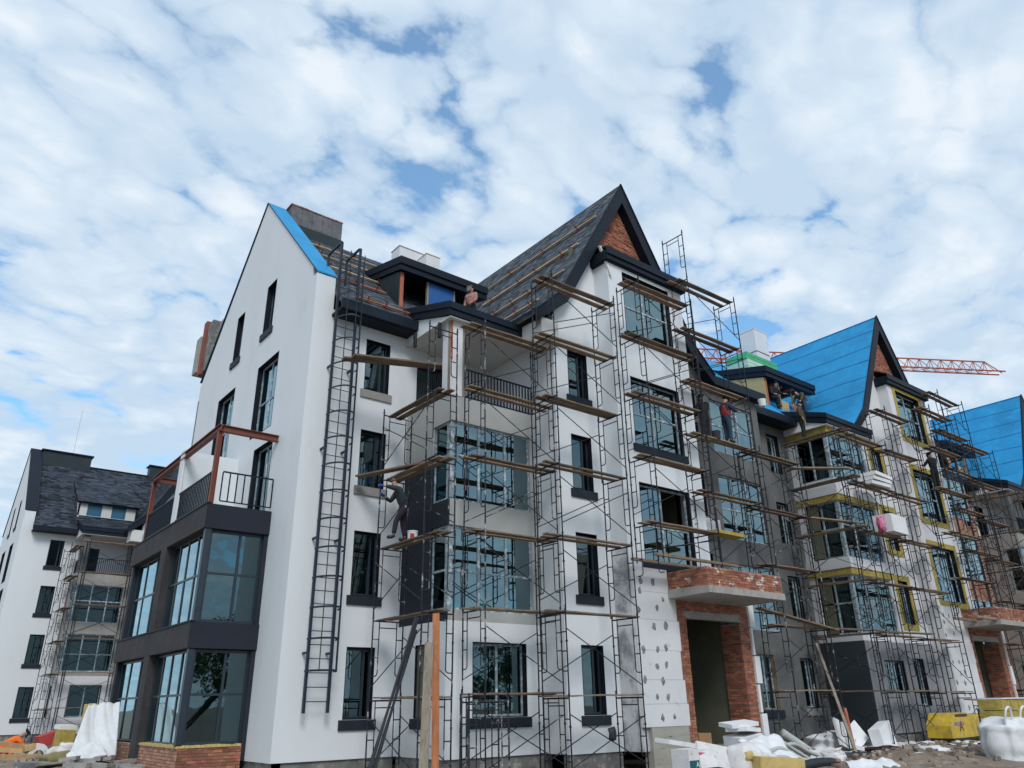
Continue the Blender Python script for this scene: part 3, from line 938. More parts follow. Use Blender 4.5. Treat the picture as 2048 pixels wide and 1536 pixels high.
    clb = [(s1, 1, az - inset - .02 + s1 * ax), (-s1, 1, az - inset - .02 - s1 * ax)]
    bricks(par, q['owner'] + 'g', 'y', yw, px0 - 0.6, px1 + .2, 16.45, 19.2, 'brick', clips=clb, single=False, rough=0.014)
    wall(par, W, 'y', yw + .02, px0 - .02, px1 + .02, 15.6, 16.45, clips=clb, t=0.2)
    # right shoulder wall (beyond the pier)
    ye2 = q['yann']
    # ---- pier
    pz = 15.98
    zfoam = q.get('zfoam', 5.45)
    pops = [(px0 + .72, px0 + 3.17, 13.43, 15.84), (px0 + .72, px0 + 3.17, 9.42, 11.80), (px0 + .72, px0 + 3.17, 5.68, 8.15)]
    lowp = M['foam_wall']
    wall(par, M['grey_smear'] if fin else WS, 'x', px0, yp, yw + .05, 0.46, 6.0, t=0.3)
    wall(par, WS, 'x', px0, yp, yw + .05, 6.0, pz, t=0.3)
    wall(par, W, 'y', yp, px0 + .3, px1, zfoam, pz, pops, t=0.3)
    add_box_part(par, 'pier_corner', W, px0 + 0.001, px0 + .299, yp - 0.001, yp + .0, zfoam, pz)
    for k, o in enumerate(pops):
        window(par, 'y', yp, *o, mull=(o[0] + 1.15,), trans=o[2] + 1.15, frame=fr, sill='sill_dark' if fin or st == 'left' else None,
               glass='glass_sky', surround=surround, skip=(3,) if (k == 2 and fin) else ())
    wall(par, WS, 'x', px1 - .3, yp + .31, yw + .05, 4.7 if q.get('entrance', True) else .46, pz, t=0.3)
    # pier head: fascia and lean-to roof
    mbf = MB()
    mbf.box(px0 - .14, px1 + .14, yp - .16, yp - .08, 16.02, 16.34)
    mbf.box(px0 - .18, px1 + .18, yp - .22, yp - .16, 16.20, 16.46)
    mbf.box(px0 - .14, px0 - .08, yp - .08, yw, 16.02, 16.40)
    mbf.box(px1 + .08, px1 + .14, yp - .08, yw, 16.02, 16.40)
    mbf.box(px0 - .08, px1 + .08, yp - .08, yw, 15.99, 16.02)
    link('fascia', mbf, M['navy_metal'], par)
    roof_slab(par, [(px0 - .16, yp - .22, 16.47), (px1 + .16, yp - .22, 16.47), (px1 + .0, yw, 16.90), (px0 + .0, yw, 16.90)], .06, M['navy_metal'], 'pier_roof')
    # ---- cross gable roof
    cy1 = ridge_y + .3
    for sgn in (-1, 1):
        A = [(ax, yr, az), (ax + sgn * kx, yr, kz), (ax + sgn * kx, cy1, kz), (ax, cy1, az)]
        B = [(ax + sgn * kx, yr, kz), (ax + sgn * ex, yr, 13.22), (ax + sgn * ex, yb + 1.2, 13.22), (ax + sgn * kx, yb + 1.2, kz)]
        rmx = M['membrane'] if roofm == 'membrane' else M['slab_dark']
        roof_slab(par, A, .10, rmx); roof_slab(par, B, .10, rmx)
        # rake boards
        w = 0.80
        rk = MB()
        rk.prism([(ax, yr - .06, az + .04), (ax + sgn * (kx + .02), yr - .06, kz + .05), (ax + sgn * (kx - .28), yr - .06, kz - .28), (ax, yr - .06, az - w)], (0, .06, 0))
        rk.prism([(ax + sgn * (kx + .02), yr - .06, kz + .05), (ax + sgn * ex, yr - .06, 13.27), (ax + sgn * (ex - .02), yr - .06, 12.86), (ax + sgn * (kx - .28), yr - .06, kz - .28)], (0, .06, 0))
        # underside boxing behind the rake
        rk.prism([(ax, yr, az - w + .02), (ax + sgn * (kx - .28), yr, kz - .26), (ax + sgn * (kx - .28), yw, kz - .26), (ax, yw, az - w + .02)], (0, 0, .04))
        rk.prism([(ax + sgn * (kx - .28), yr, kz - .28), (ax + sgn * (ex - .02), yr, 12.88), (ax + sgn * (ex - .02), yw, 12.88), (ax + sgn * (kx - .28), yw, kz - .28)], (0, 0, .04))
        link('rake_board', rk, M['navy_metal'], par)
        # lighter edge trim on top of the rake
        tm = MB(); tm.tube((ax, yr - .07, az + .05), (ax + sgn * kx, yr - .07, kz + .06), .03, 5); tm.tube((ax + sgn * kx, yr - .07, kz + .06), (ax + sgn * ex, yr - .07, 13.28), .03, 5)
        link('edge_trim', tm, M['navy_metal'], par)
        if roofm != 'membrane':
            sm = M['shingle_dk'] if st == 'left' else M['shingle']
            if sgn == -1:
                La = math.hypot(kx, az - kz); Lb = math.hypot(ex - kx, kz - 13.22)
                tb, cs = (0.24, 0.145) if st != 'left' else (.42, .19)
                shingles(par, (ax - kx, yr, kz), (0, 1, 0), (kx, 0, az - kz), cy1 - yr, La, sm, tab=tb, course=cs)
                shingles(par, (ax - ex, yr, 13.22), (0, 1, 0), (ex - kx, 0, kz - 13.22), yb + 1.2 - yr, Lb, sm, tab=tb, course=cs)
        elif sgn == -1:
            La = math.hypot(kx, az - kz)
            nrm = Vector((-(az - kz), 0, kx)).normalized()
            vd = Vector((kx, 0, az - kz)).normalized()
            for r in range(1, 6):
                s = La * r / 6 + random.uniform(-.05, .05)
                p = Vector((ax - kx, yr, kz)) + vd * s + nrm * .004
                sb_ = MB(); nseg_ = 14; off = 0.0; Lr = cy1 - yr
                for g_ in range(nseg_):
                    o2 = max(-.09, min(.09, off + random.uniform(-.03, .03)))
                    a_ = p + Vector((0, Lr * g_ / nseg_, 0)) + vd * off; b_2 = p + Vector((0, Lr * (g_ + 1) / nseg_, 0)) + vd * o2
                    sb_.obox((a_ + b_2) / 2, (b_2 - a_) / 2, vd * random.uniform(.012, .03), nrm * .008)
                    off = o2
                link('membrane_lap', sb_, M['membrane_seam'], par)
            for r in range(16):
                p = Vector((ax - kx, yr + random.uniform(.4, cy1 - yr - .4), kz)) + vd * (La * random.uniform(.05, .85)) + nrm * .003
                d_ = (vd * random.uniform(.25, .7) + Vector((0, random.uniform(-.35, .35), 0)))
                sb_ = MB(); sb_.hexa([p - Vector((0, .03, 0)), p + Vector((0, .03, 0)), p + d_ + Vector((0, .01, 0)), p + d_ - Vector((0, .01, 0)),
                                      p + nrm * .018, p + nrm * .022, p + d_ + nrm * .006, p + d_ + nrm * .004])
                link('membrane_crease', sb_, M['membrane'], par)
    if st != 'foam':
        add_box_part(par, 'eave_return', M['soffit'], xw - .72, xw - .002, yr + .02, yf - .3, 12.35, 13.12)
    # ---- canopy and entrance
    if q.get('entrance', True):
        cx0, cx1 = q['cx0'], q['cx1']; cy0 = yp - 1.60
        ex0, ex1 = cx0 + .8, cx0 + 3.45          # door opening
        e_end = cx0 + 4.35
        cz = 4.60
        slb = MB()
        slb.hexa([(cx0 - .05, cy0 - .06, cz + .02), (cx1 + .05, cy0 - .06, cz + .02), (cx1 + .05, yp, cz - .01), (cx0 - .05, yp, cz - .01),
                  (cx0 - .05, cy0 - .06, cz + .22), (cx1 + .05, cy0 - .06, cz + .22), (cx1 + .05, yp, cz + .26), (cx0 - .05, yp, cz + .26)])
        link('canopy_slab', slb, M['slab'], par)
        single = q.get('single_bricks', False)
        bricks(par, q['owner'], 'y', cy0, cx0, cx1, cz + .23, cz + .77, 'brick_stained', single=single, thick=.11)
        bricks(par, q['owner'], 'x', cx0, cy0, yp, cz + .23, cz + .77, 'brick_stained', single=False, thick=.11)
        add_box_part(par, 'canopy_roof', M['slab_dark'], cx0 + .1, cx1, cy0 + .1, yp, cz + .26, cz + .5)
        # foam covered left leg, concrete foot, brick jambs
        fx1_ = cx0 + .30
        steps = [(1.07, 1.66, .12), (1.66, 2.30, .06), (2.30, 3.10, -.02), (3.10, 3.95, .04), (3.95, 4.75, -.03), (4.75, 5.15, -.05), (5.15, zfoam + .0, -.32)]
        for (a, b, d) in steps:
            fb = MB(); fb.box(px0 + .02, fx1_ + d, yp - .10, yp + .05, a, b - .006)
            link('foam_board', fb, M['foam_wall'], par)
        sp = [(px0 + .33, 5.05), (px0 + .85, 5.05), (px0 + 1.25, 4.55), (px0 + .95, 4.3), (px0 + .75, 3.75), (px0 + 1.28, 3.8), (px0 + .22, 3.1), (px0 + .82, 3.12), (px0 + 1.2, 3.15), (px0 + .75, 2.65),
              (px0 + 1.15, 2.7), (px0 + .2, 2.3), (px0 + .95, 2.25), (px0 + .65, 1.85), (px0 + 1.1, 1.83), (px0 + .8, 1.3), (px0 + 1.3, 1.32), (px0 + .15, 4.2), (px0 + .25, 4.75)]
        foam_patches(par, 'y', yp - .10, sp)
        add_box_part(par, 'concrete_foot', M['render_hatch'], px0 + .30, fx1_ + .02, yp - .12, yp + .2, -.2, 1.06)
        bricks(par, q['owner'], 'y', yp, fx1_ - .1, ex0, 0.3, cz, 'brick', single=single)
        bricks(par, q['owner'], 'y', yp, ex1, e_end - .4, 0.3, cz, 'brick', single=single)
        bricks(par, q['owner'], 'y', yp, ex0, ex1, 4.30, cz, 'brick', single=False)
        bricks(par, q['owner'], 'x', ex1, yp + .02, yp + .75, 0.3, 4.05, 'brick', single=False)
        add_box_part(par, 'lintel', M['slab'], ex0 - .18, ex1 + .12, yp - .012, yp + .2, 4.08, 4.30)
        rv = MB(); rv.box(ex0 - .35, ex0 - .3, yp + .15, yp + 3.6, .2, 4.5); rv.box(ex0 - .3, ex1 + .3, yp + 3.6, yp + 3.7, .2, 4.5); rv.box(ex1 + .05, ex1 + .3, yp + .75, yp + 3.6, .2, 4.5)
        rv.box(ex0 - .3, ex1 + .05, yp + .12, yp + 3.6, 4.32, 4.42)
        link('entrance_lining', rv, M['room'], par)
        for k in range(5):
            z0 = .5 + k * .86
            fb = MB(); fb.box(e_end - .4, e_end - (.30 if k % 2 else .12), yp - .08, yp + .3, z0, z0 + .82)
            link('foam_board', fb, M['foam'], par)
        add_box_part(par, 'wall', M['grey_light'], e_end - .42, e_end - .30, yp + .02, ye2, .3, cz)
    # ---- annex right of the pier
    an = q.get('annex')
    if an:
        xa0, xa1, mA = px1, q['xann1'], M[an]
        dxx = px0 - 17.0
        aops = [(22.90 + dxx, 25.55 + dxx, 10.35, 12.45), (22.90 + dxx, 25.55 + dxx, 7.10, 9.45), (22.90 + dxx, 25.55 + dxx, 3.98, 6.20),
                (23.90 + dxx, 24.85 + dxx, 1.40, 3.20)] + [(21.35 + dxx, 22.05 + dxx, a, b) for a, b in ROWS[1:]]
        xsp = q['cx0'] + 3.95
        wall(par, mA, 'y', ye2, xsp, xa1, 0.46, 4.6, aops, t=0.3)
        wall(par, mA, 'y', ye2, xa0, xa1, 4.6, 13.0, aops, t=0.3)
        wall(par, mA, 'y', ye2 + .01, xa0, ax + kx, 13.0, 15.9, clips=[(s1, 1, az - inset + s1 * ax)], t=.3)
        wall(par, mA, 'y', ye2 + .01, ax + kx, ax + ex - .05, 13.0, 14.2, clips=[(s2, 1, kz - .2 + s2 * (ax + kx))], t=.3)
        for k, o in enumerate(aops):
            if k < 3:
                window(par, 'y', ye2, *o, mull=(o[0] + .85, o[0] + 1.75), trans=o[2] + 1.1, frame='frame_film', rev=False, inset=.08, glass='glass_sky')
            else:
                window(par, 'y', ye2, *o, mull=((o[0] + o[1]) / 2,), frame='frame_film', glass='glass', rev=True, reveal='wood' if k == 3 else 'reveal', sill='sill_dark' if k == 3 else None)
        wall(par, mA, 'x', xa1 - .3, ye2 + .31, q['yb2'], 0.46, 13.0, t=.3)
        add_box_part(par, 'plinth', M['slab_dark'], xa0, xa1, ye2 + .06, ye2 + .3, -.3, .46)
        # eave and lean-to roof above the annex
        gx0 = ax + ex - .05
        gm = MB(); gm.box(gx0, xa1 + .3, ye2 - .35, ye2 - .25, 12.95, 13.30); gm.box(gx0, xa1 + .3, ye2 - .25, ye2 + .05, 12.95, 13.02)
        link('gutter', gm, M['navy_metal'], par)
        roof_slab(par, [(gx0 - .3, ye2 - .3, 13.34), (xa1 + .3, ye2 - .3, 13.34), (xa1 + .3, ye2 + 2.6, 14.30), (gx0 - .3, ye2 + 2.6, 14.30)], .08, M['membrane'] if q.get('annexroof', 'm') == 'm' else M['shingle'])
    # ---- floors and inner walls seen through the glass
    xe = q.get('xann1', px1)
    for z in (3.72, 6.85, 9.72, 12.75):
        fs = MB()
        fs.box(xl + .36, xb - .01, yb + .36, yb + 3.6, z, z + .18)
        fs.box(xb + .31, xw - .01, yf + .36, yb + 3.6, z, z + .18)
        fs.box(xw + .01, px0 - .01, yw + .36, yb + 3.6, z, z + .18)
        if z > 4 or not q.get('entrance', True): fs.box(px0 + .31, px1 - .31, yp + .36, yb + 3.6, z, z + .18)
        if an and z > 4: fs.box(px1 + .01, xe - .31, ye2 + .36, yb + 3.6, z, z + .18)
        link('floor_slab', fs, M['slab'], par)
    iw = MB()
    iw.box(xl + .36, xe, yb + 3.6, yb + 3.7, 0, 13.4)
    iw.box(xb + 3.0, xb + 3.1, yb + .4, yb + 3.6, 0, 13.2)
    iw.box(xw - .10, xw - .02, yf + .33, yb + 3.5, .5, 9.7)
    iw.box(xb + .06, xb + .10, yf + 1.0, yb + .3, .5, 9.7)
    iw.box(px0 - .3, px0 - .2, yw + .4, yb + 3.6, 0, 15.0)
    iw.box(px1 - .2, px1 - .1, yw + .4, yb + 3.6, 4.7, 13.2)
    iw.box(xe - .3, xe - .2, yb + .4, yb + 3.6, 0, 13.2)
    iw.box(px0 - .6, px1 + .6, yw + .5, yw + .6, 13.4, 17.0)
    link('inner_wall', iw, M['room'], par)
    bw = MB(); bw.box(xl, xe, ridge_y + 5.6, ridge_y + 5.8, 0, 13.6)
    link('rear_wall', bw, W, par)
    return dict(mz=mz, ye=ye, ridge_y=ridge_y, top=top, dx0=dx0, dy=dy, s1=s1)


def gable_end(par, q, left=False):
    """blank plastered gable end facing -X with its parapet"""
    X = q['X']; ox = q['ox']; yb = q['yb']; W = M['white']
    y0, y1, ym = yb, yb + 11.3, yb + 5.55
    ze, za = 14.42, 20.20
    s = (za - ze) / (ym - y0)
    cl = [(s, 1, za + s * ym), (-s, 1, za - s * ym)]
    d = yb - 20
    ops = [(23.55 + d, 24.40 + d, 13.92, 15.85), (26.66 + d, 27.42 + d, 13.92, 15.85), (22.55 + d, 24.38 + d, 9.98, 12.62), (26.62 + d, 28.45 + d, 10.0, 12.68),
           (22.22 + d, 23.80 + d, 7.12, 9.48), (26.9 + d, 28.5 + d, 7.12, 9.48)]
    wall(par, W, 'x', X, y0 + .34, y1, 0.46, za, ops, clips=cl, t=0.34)
    window(par, 'x', X, *ops[0], frame='frame_dark', sill='sill_dark')
    window(par, 'x', X, *ops[1], frame='frame_dark', sill='sill_dark')
    window(par, 'x', X, *ops[2], mull=(ops[2][0] + .9,), trans=11.2, frame='frame_film', glass='glass_sky')
    window(par, 'x', X, *ops[3], mull=(ops[3][0] + .9,), trans=11.2, frame='frame_film', glass='glass_sky')
    window(par, 'x', X, *ops[4], mull=(ops[4][0] + .8,), frame='frame_film')
    window(par, 'x', X, *ops[5], mull=(ops[5][0] + .8,), frame='frame_film')
    # parapet return at the front and inner face
    add_box_part(par, 'parapet_end', W, X, X + .64, yb, yb + .34, 13.25, 14.37)
    add_box_part(par, 'plinth', M['slab_dark'], X + .06, X + .3, y0 + .06, y1, -.3, .46)
    pm = MB(); 
    for (a, b) in (((y0, ze), (ym, za)), ((ym, za), (y1, ze))):
        pass
    inner = MB()
    inner.prism([(X + .60, y0 + .35, 13.2), (X + .60, y0 + .35, ze + .33), (X + .60, ym, za), (X + .60, y1, ze), (X + .60, y1, 13.2)], (.04, 0, 0))
    link('parapet_back', inner, W, par)
    cap = M['membrane'] if not left else M['navy_metal']
    for (a, b) in (((y0 - .03, ze - .03), (ym, za)), ((ym, za), (y1, ze))):
        c_ = MB()
        c_.hexa([(X - .025, a[0], a[1]), (X + .68, a[0], a[1]), (X + .68, b[0], b[1]), (X - .025, b[0], b[1]),
                 (X - .025, a[0], a[1] + .05), (X + .68, a[0], a[1] + .05), (X + .68, b[0], b[1] + .05), (X - .025, b[0], b[1] + .05)])
        link('parapet_cap', c_, cap, par)
    tr = MB(); tr.tube((X - .03, y0 - .02, ze), (X - .03, ym, za + .03), .018, 5); tr.tube((X - .03, ym, za + .03), (X - .03, y1, ze), .025, 5)
    link('edge_trim', tr, M['navy_metal'], par)
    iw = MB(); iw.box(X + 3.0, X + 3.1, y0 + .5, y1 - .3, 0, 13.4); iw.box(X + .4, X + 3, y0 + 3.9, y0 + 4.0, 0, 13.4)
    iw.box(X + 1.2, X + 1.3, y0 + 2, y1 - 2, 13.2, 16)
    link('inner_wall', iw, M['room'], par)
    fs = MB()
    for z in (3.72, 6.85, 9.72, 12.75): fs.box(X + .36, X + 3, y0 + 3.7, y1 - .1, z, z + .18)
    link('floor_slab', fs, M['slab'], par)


def end_bay(par, X):
    """dark two storey winter garden on the gable end with the roof terrace above"""
    x0 = 6.33; ya, yz = 21.66, 29.6
    CH = M['charcoal']; NV = M['navy_wall']
    bandz = [(3.20, 3.86), (6.36, 7.04)]
    for z0, z1 in bandz:
        mb = MB(); mb.box(x0, x0 + .22, ya, yz, z0, z1); link('band', mb, CH, par)
        mb = MB(); mb.box(x0 + .22, X - .004, ya, ya + .22, z0, z1); mb.box(x0 + .0, x0 + .22, ya - .003, ya, z0, z1); link('band', mb, NV, par)
        mb = MB(); mb.box(x0 + .22, X - .004, ya + .22, yz, z0 + .02, z1 - .12); link('floor_slab', mb, M['slab'], par)
        add_box_part(par, 'drip_edge', M['navy_metal'], x0 - .025, x0 + .10, ya - .02, yz + .02, z1, z1 + .035)
    # piers
    for z0, z1 in ((0.2, 3.20), (3.86, 6.36)):
        mb = MB(); mb.box(x0 + .004, x0 + .34, 25.22, 25.80, z0, z1); link('pier', mb, CH, par)
        mb = MB(); mb.box(x0 + .34, X - .01, 25.36, 25.5, z0, z1); link('inner_wall', mb, M['room'], par)
    # glazing
    for z0, z1, k in ((0.87, 3.18, 0), (3.87, 6.35, 1)):
        gl = 'glass_sky' if k else 'glass_sky'
        window(par, 'x', x0 + .12, 21.78, 25.2, z0, z1, mull=(22.75, 23.65, 24.45), trans=z0 + (1.2 if k == 0 else 1.3), frame='frame_dark', rev=False, inset=.1, glass=gl)
        window(par, 'x', x0 + .12, 25.82, 29.3, z0, z1, mull=(26.9, 28.1), trans=z0 + (1.2 if k == 0 else 1.3), frame='frame_dark', rev=False, inset=.1, glass=gl)
        window(par, 'y', ya + .10, x0 + .20, X - .10, z0, z1, mull=(x0 + 1.10,), trans=z0 + (1.2 if k == 0 else 1.3), frame='frame_dark', rev=False, inset=.08, glass='glass', fw=.07)
        add_box_part(par, 'corner_post', M['frame_dark'], x0 + .06, x0 + .22, ya + .04, ya + .20, z0, z1)
        add_box_part(par, 'side_jamb', M['navy_wall'], X - .12, X - .004, ya + .06, ya + .30, z0 - .4 if k == 0 else z0, z1)
    bricks(par, 'endplinth', 'y', ya + .04, x0 + .14, X - .12, 0.0, .84, 'brick', single=True)
    bricks(par, 'endplinth', 'x', x0 + .12, ya + .05, 25.2, 0.0, .84, 'brick_pale', single=False)
    bricks(par, 'endplinth', 'x', x0 + .12, 25.82, 29.3, 0.0, .84, 'brick_pale', single=False)
    mt = MB(); 
    for k in range(26):
        y = 21.7 + k * .135; mt.box(x0 + .08, x0 + .3, y, y + .12, .82, .87 + random.uniform(0, .025))
    for k in range(12):
        x = x0 + .16 + k * .13; mt.box(x, x + .12, ya + .0, ya + .2, .82, .86 + random.uniform(0, .03))
    stuff(link('mortar_top', mt, M['wool_edge'], par))
    add_box_part(par, 'end_wall', NV, x0 + .1, X - .01, 29.35, yz, .2, 7.0)
    # terrace
    dv = MB(); dv.box(x0 + .12, X - .004, 25.15, 25.40, 7.04, 9.50)
    link('divider_wall', dv, M['white'], par)
    add_box_part(par, 'divider_cap', M['white'], x0 + .06, x0 + .12, 25.08, 25.47, 7.04, 9.52)
    nm = M['navy_metal']
    balustrade(par, [(x0 + .10, 21.95), (x0 + .10, 25.1)], 7.16, 8.05, nm, step=.155)
    balustrade(par, [(x0 + .10, 25.5), (x0 + .10, 28.7)], 7.16, 8.05, nm, step=.155)
    balustrade(par, [(x0 + .35, 21.78), (X - .02, 21.78)], 7.16, 8.05, nm, step=.21)
    # red oxide steel frame
    for yy in (21.74, 28.55):
        mb = MB(); mb.box(x0 + .05, x0 + .07, yy, yy + .13, 7.04, 9.22); mb.box(x0 + .16, x0 + .18, yy, yy + .13, 7.04, 9.22); mb.box(x0 + .07, x0 + .16, yy + .055, yy + .075, 7.04, 9.22)
        link('steel_post', mb, M['rust'], par)
    def ibeam(x0_, x1_, y0_, y1_, z0, z1, along):
        mb = MB()
        mb.box(x0_, x1_, y0_, y1_, z1 - .02, z1); mb.box(x0_, x1_, y0_, y1_, z0, z0 + .02)
        if along == 'y': mb.box((x0_ + x1_) / 2 - .01, (x0_ + x1_) / 2 + .01, y0_, y1_, z0 + .02, z1 - .02)
        else: mb.box(x0_, x1_, (y0_ + y1_) / 2 - .01, (y0_ + y1_) / 2 + .01, z0 + .02, z1 - .02)
        link('steel_beam', mb, M['rust'], par)
    ibeam(x0 + .04, x0 + .19, 21.72, 28.70, 9.22, 9.42, 'y')
    ibeam(x0 + .19, X, 21.73, 21.88, 9.22, 9.42, 'x')
    ibeam(x0 + .19, X, 28.54, 28.68, 9.22, 9.42, 'x')


# main terrace, near stretch
B1 = thing('apartment_building', 'finished white end of the terrace with dark glazed bay and grey shingled gable', 'building', (8.2, 20, 0), 'gabled stretches of the apartment terrace')
q1 = dict(ox=0, yb=20.0, ybay=17.55, yw=16.55, yp=15.85, px0=17.0, px1=20.9, ax=18.45, style='finished', xl=8.19, xe0=8.84, xr1=18.5,
          w_main='white', w_band='cream', w_low='white', w_side='white', frame='frame_film', roof='shingle', bayroof='navy_metal', owner='B1',
          cx0=18.55, cx1=22.25, yann=16.60, xann1=26.0, yb2=18.3, annex='grey_wall', single_bricks=True, glass_front='glass_sky')
i1 = terrace(B1, q1)
gable_end(B1, dict(X=8.19, ox=0, yb=20.0))
end_bay(B1, 8.19)

# middle stretch with foam cladding and blue membrane
B2 = thing('apartment_building', 'middle stretch of the terrace in white foam boards with yellow wool strips, blue gable', 'building', (27, 18, 0), 'gabled stretches of the apartment terrace')
q2 = dict(ox=18.6, yb=18.0, ybay=16.1, yw=16.16, yp=15.65, px0=36.1, px1=40.1, ax=37.05, style='foam', xl=25.9, xe0=24.5, xr1=37.1, xw=33.6, dw=0.5,
          w_main='foam_wall', w_band='foam_wall', w_low='grey_light', w_side='foam_wall', w_back='grey_wall', frame='frame_film', roof='membrane', bayroof='membrane', owner='B2',
          cx0=38.3, cx1=42.2, yann=16.4, xann1=42.0, yb2=18.3, annex='slab', wool=True, wdx=-0.05)
i2 = terrace(B2, q2)

# far stretch, cut by the frame
B3 = thing('apartment_building', 'farthest stretch of the terrace with a blue membrane gable at the right edge', 'building', (45.5, 18, 0), 'gabled stretches of the apartment terrace')
q3 = dict(ox=37.5, yb=18.0, ybay=16.0, yw=16.1, yp=15.6, px0=55.0, px1=59.0, ax=55.75, style='raw', xl=42.0, xe0=44.0, xr1=55.8,
          w_main='foam_wall', w_band='slab', w_low='slab', w_side='foam_wall', w_back='brick_pale', frame='frame_film', roof='membrane', bayroof='navy_metal', owner='B3',
          cx0=57, cx1=60.5, yann=16.4, xann1=62, yb2=18.3, annex=None, entrance=False)
i3 = terrace(B3, q3)

# separate building far left, same type, roof finished
DX, DY = -2.43, 40.3
B4 = thing('apartment_building', 'separate white gabled block far left with dark slate roof and scaffolded grey bays', 'building', (8.2 + DX, 20 + DY, 0))
q4 = dict(ox=DX, yb=20.0 + DY, ybay=17.55 + DY, yw=16.55 + DY, yp=15.85 + DY, px0=17.0 + DX, px1=20.9 + DX, ax=18.45 + DX, style='left', xl=8.19 + DX, xe0=8.84 + DX, xr1=18.5 + DX,
          w_main='white', w_band='slab', w_low='foam_wall', w_side='grey_light', frame='frame_film', roof='shingle', bayroof='navy_metal', owner='B4',
          cx0=18.55, cx1=22.25, yann=16.60 + DY, annex=None, entrance=False)
i4 = terrace(B4, q4)
gable_end(B4, dict(X=8.19 + DX, ox=DX, yb=20.0 + DY), left=True)
# dark metal hood over the parapet corner and capped chimneys
add_box_part(B4, 'parapet_cladding', M['zinc'], 8.19 + DX + .3, 8.19 + DX + .70, 20.3 + DY, 20.36 + DY, 13.4, 14.4)
tm = MB(); X_ = 8.19 + DX
tm.prism([(X_ + .69, 20 + DY, 13.3), (X_ + .69, 20 + DY, 14.5), (X_ + .69, 25.55 + DY, 20.25), (X_ + .69, 25.55 + DY, 19.0)], (.03, 0, 0))
link('parapet_cladding', tm, M['zinc'], B4)


def chimney(par, x0, x1, y0, y1, z0, z1, material, cap=True, panels=0, name='chimney'):
    mb = MB(); mb.box(x0, x1, y0, y1, z0, z1)
    o = link(name, mb, material, par)
    if cap:
        c = MB(); c.box(x0 - .12, x1 + .12, y0 - .12, y1 + .12, z1, z1 + .10)
        link('chimney_cap', c, M['navy_metal'], o)
    return o


chimney(B4, 8.95 + DX, 12.3 + DX, 25.2 + DY, 26.0 + DY, 18.6, 20.15, M['zinc'])
chimney(B4, 16.6 + DX, 18.9 + DX, 25.0 + DY, 25.8 + DY, 18.6, 20.15, M['zinc'])
chimney(B4, 19.0 + DX, 20.6 + DX, 24.2 + DY, 25.4 + DY, 18.0, 20.2, M['zinc'])
chimney(B4, 23.3 + DX, 25.5 + DX, 25.0 + DY, 25.8 + DY, 18.6, 20.1, M['zinc'])
an = MB(); an.tube((11.0 + DX, 25.6 + DY, 20.2), (11.0 + DX, 25.6 + DY, 24.0), .012, 5)
link('lightning_rod', an, M['slab'], B4)

# right part of the far left block roof beyond the cross gable is hidden by the near bay; extend its roof
roof_slab(B4, [(16 + DX, 19.4 + DY, 13.35), (34 + DX, 19.4 + DY, 13.35), (34 + DX, 25.6 + DY, 19.4), (16 + DX, 25.6 + DY, 19.4)], .1, M['shingle_dk'])
wl = MB(); wl.box(21 + DX, 34 + DX, 20 + DY, 20.3 + DY, 0, 13.3)
link('wall', wl, M['white'], B4)

# chimneys of the near stretch: long block wall of the parapet chimney, foam boxes
ch = chimney(B1, 9.0, 11.2, 25.2, 26.0, 18.4, 20.30, M['block'], cap=False, name='block_chimney')
for k in range(5):
    x = 9.0 + k * .44
    b_ = MB(); b_.box(x + .006, x + .434, 25.17, 25.199, 19.42, 20.28); link('hollow_block', b_, M['block'], ch)
b_ = MB()
for k in range(12):
    b_.box(8.95 + k * .19, 9.12 + k * .19, 25.15, 26.02, 20.30, 20.345 + random.uniform(0, .025))
stuff(link('mortar_top', b_, M['brick'], ch))
b_ = MB(); b_.box(8.95, 11.25, 25.12, 25.16, 18.3, 19.45); link('flashing', b_, M['zinc'], ch)
ch = chimney(B1, 13.95, 15.35, 25.2, 25.9, 18.6, 20.32, M['foam_wall'], cap=False, name='foam_chimney')
b_ = MB(); b_.box(13.93, 15.37, 25.18, 25.92, 20.32, 20.36); link('top_board', b_, M['slab'], ch)
ch = chimney(B1, 14.9, 15.6, 24.5, 25.3, 18.2, 19.95, M['foam_wall'], cap=False, name='foam_chimney')
for z in (19.2, 19.93):
    b_ = MB(); b_.box(14.88, 15.62, 24.48, 24.50, z, z + .03); b_.box(14.88, 14.90, 24.5, 25.3, z, z + .03); link('glue_line', b_, M['wool_edge'], ch)
# chimney at the rear slope, stone and brick blocks
ch = chimney(B1, 9.0, 10.2, 32.6, 33.9, 11.0, 17.2, M['slab'], cap=False, name='block_chimney')
for (x0_, x1_, y0_, y1_, z0_, z1_, m_) in ((8.62, 9.4, 32.5, 33.1, 15.7, 18.1, 'slab_dark'), (8.52, 9.3, 33.12, 33.5, 15.6, 18.25, 'brick'), (8.45, 9.3, 33.52, 34.1, 15.8, 17.6, 'slab'), (8.9, 9.6, 31.9, 32.48, 15.6, 18.0, 'slab')):
    b_ = MB(); b_.box(x0_, x1_, y0_, y1_, z0_, z1_); link('chimney_block', b_, M[m_], ch)
# tall foam chimney on the middle stretch
ch = chimney(B2, 33.8, 35.0, 21.0, 21.9, 16.0, 20.55, M['foam_wall'], cap=False, name='foam_chimney')
b_ = MB(); b_.box(33.78, 35.02, 20.98, 21.92, 19.2, 19.235); link('glue_line', b_, M['rust'], ch)
b_ = MB(); b_.box(33.78, 35.02, 20.98, 21.92, 20.55, 20.60); link('top_board', b_, M['foam'], ch)


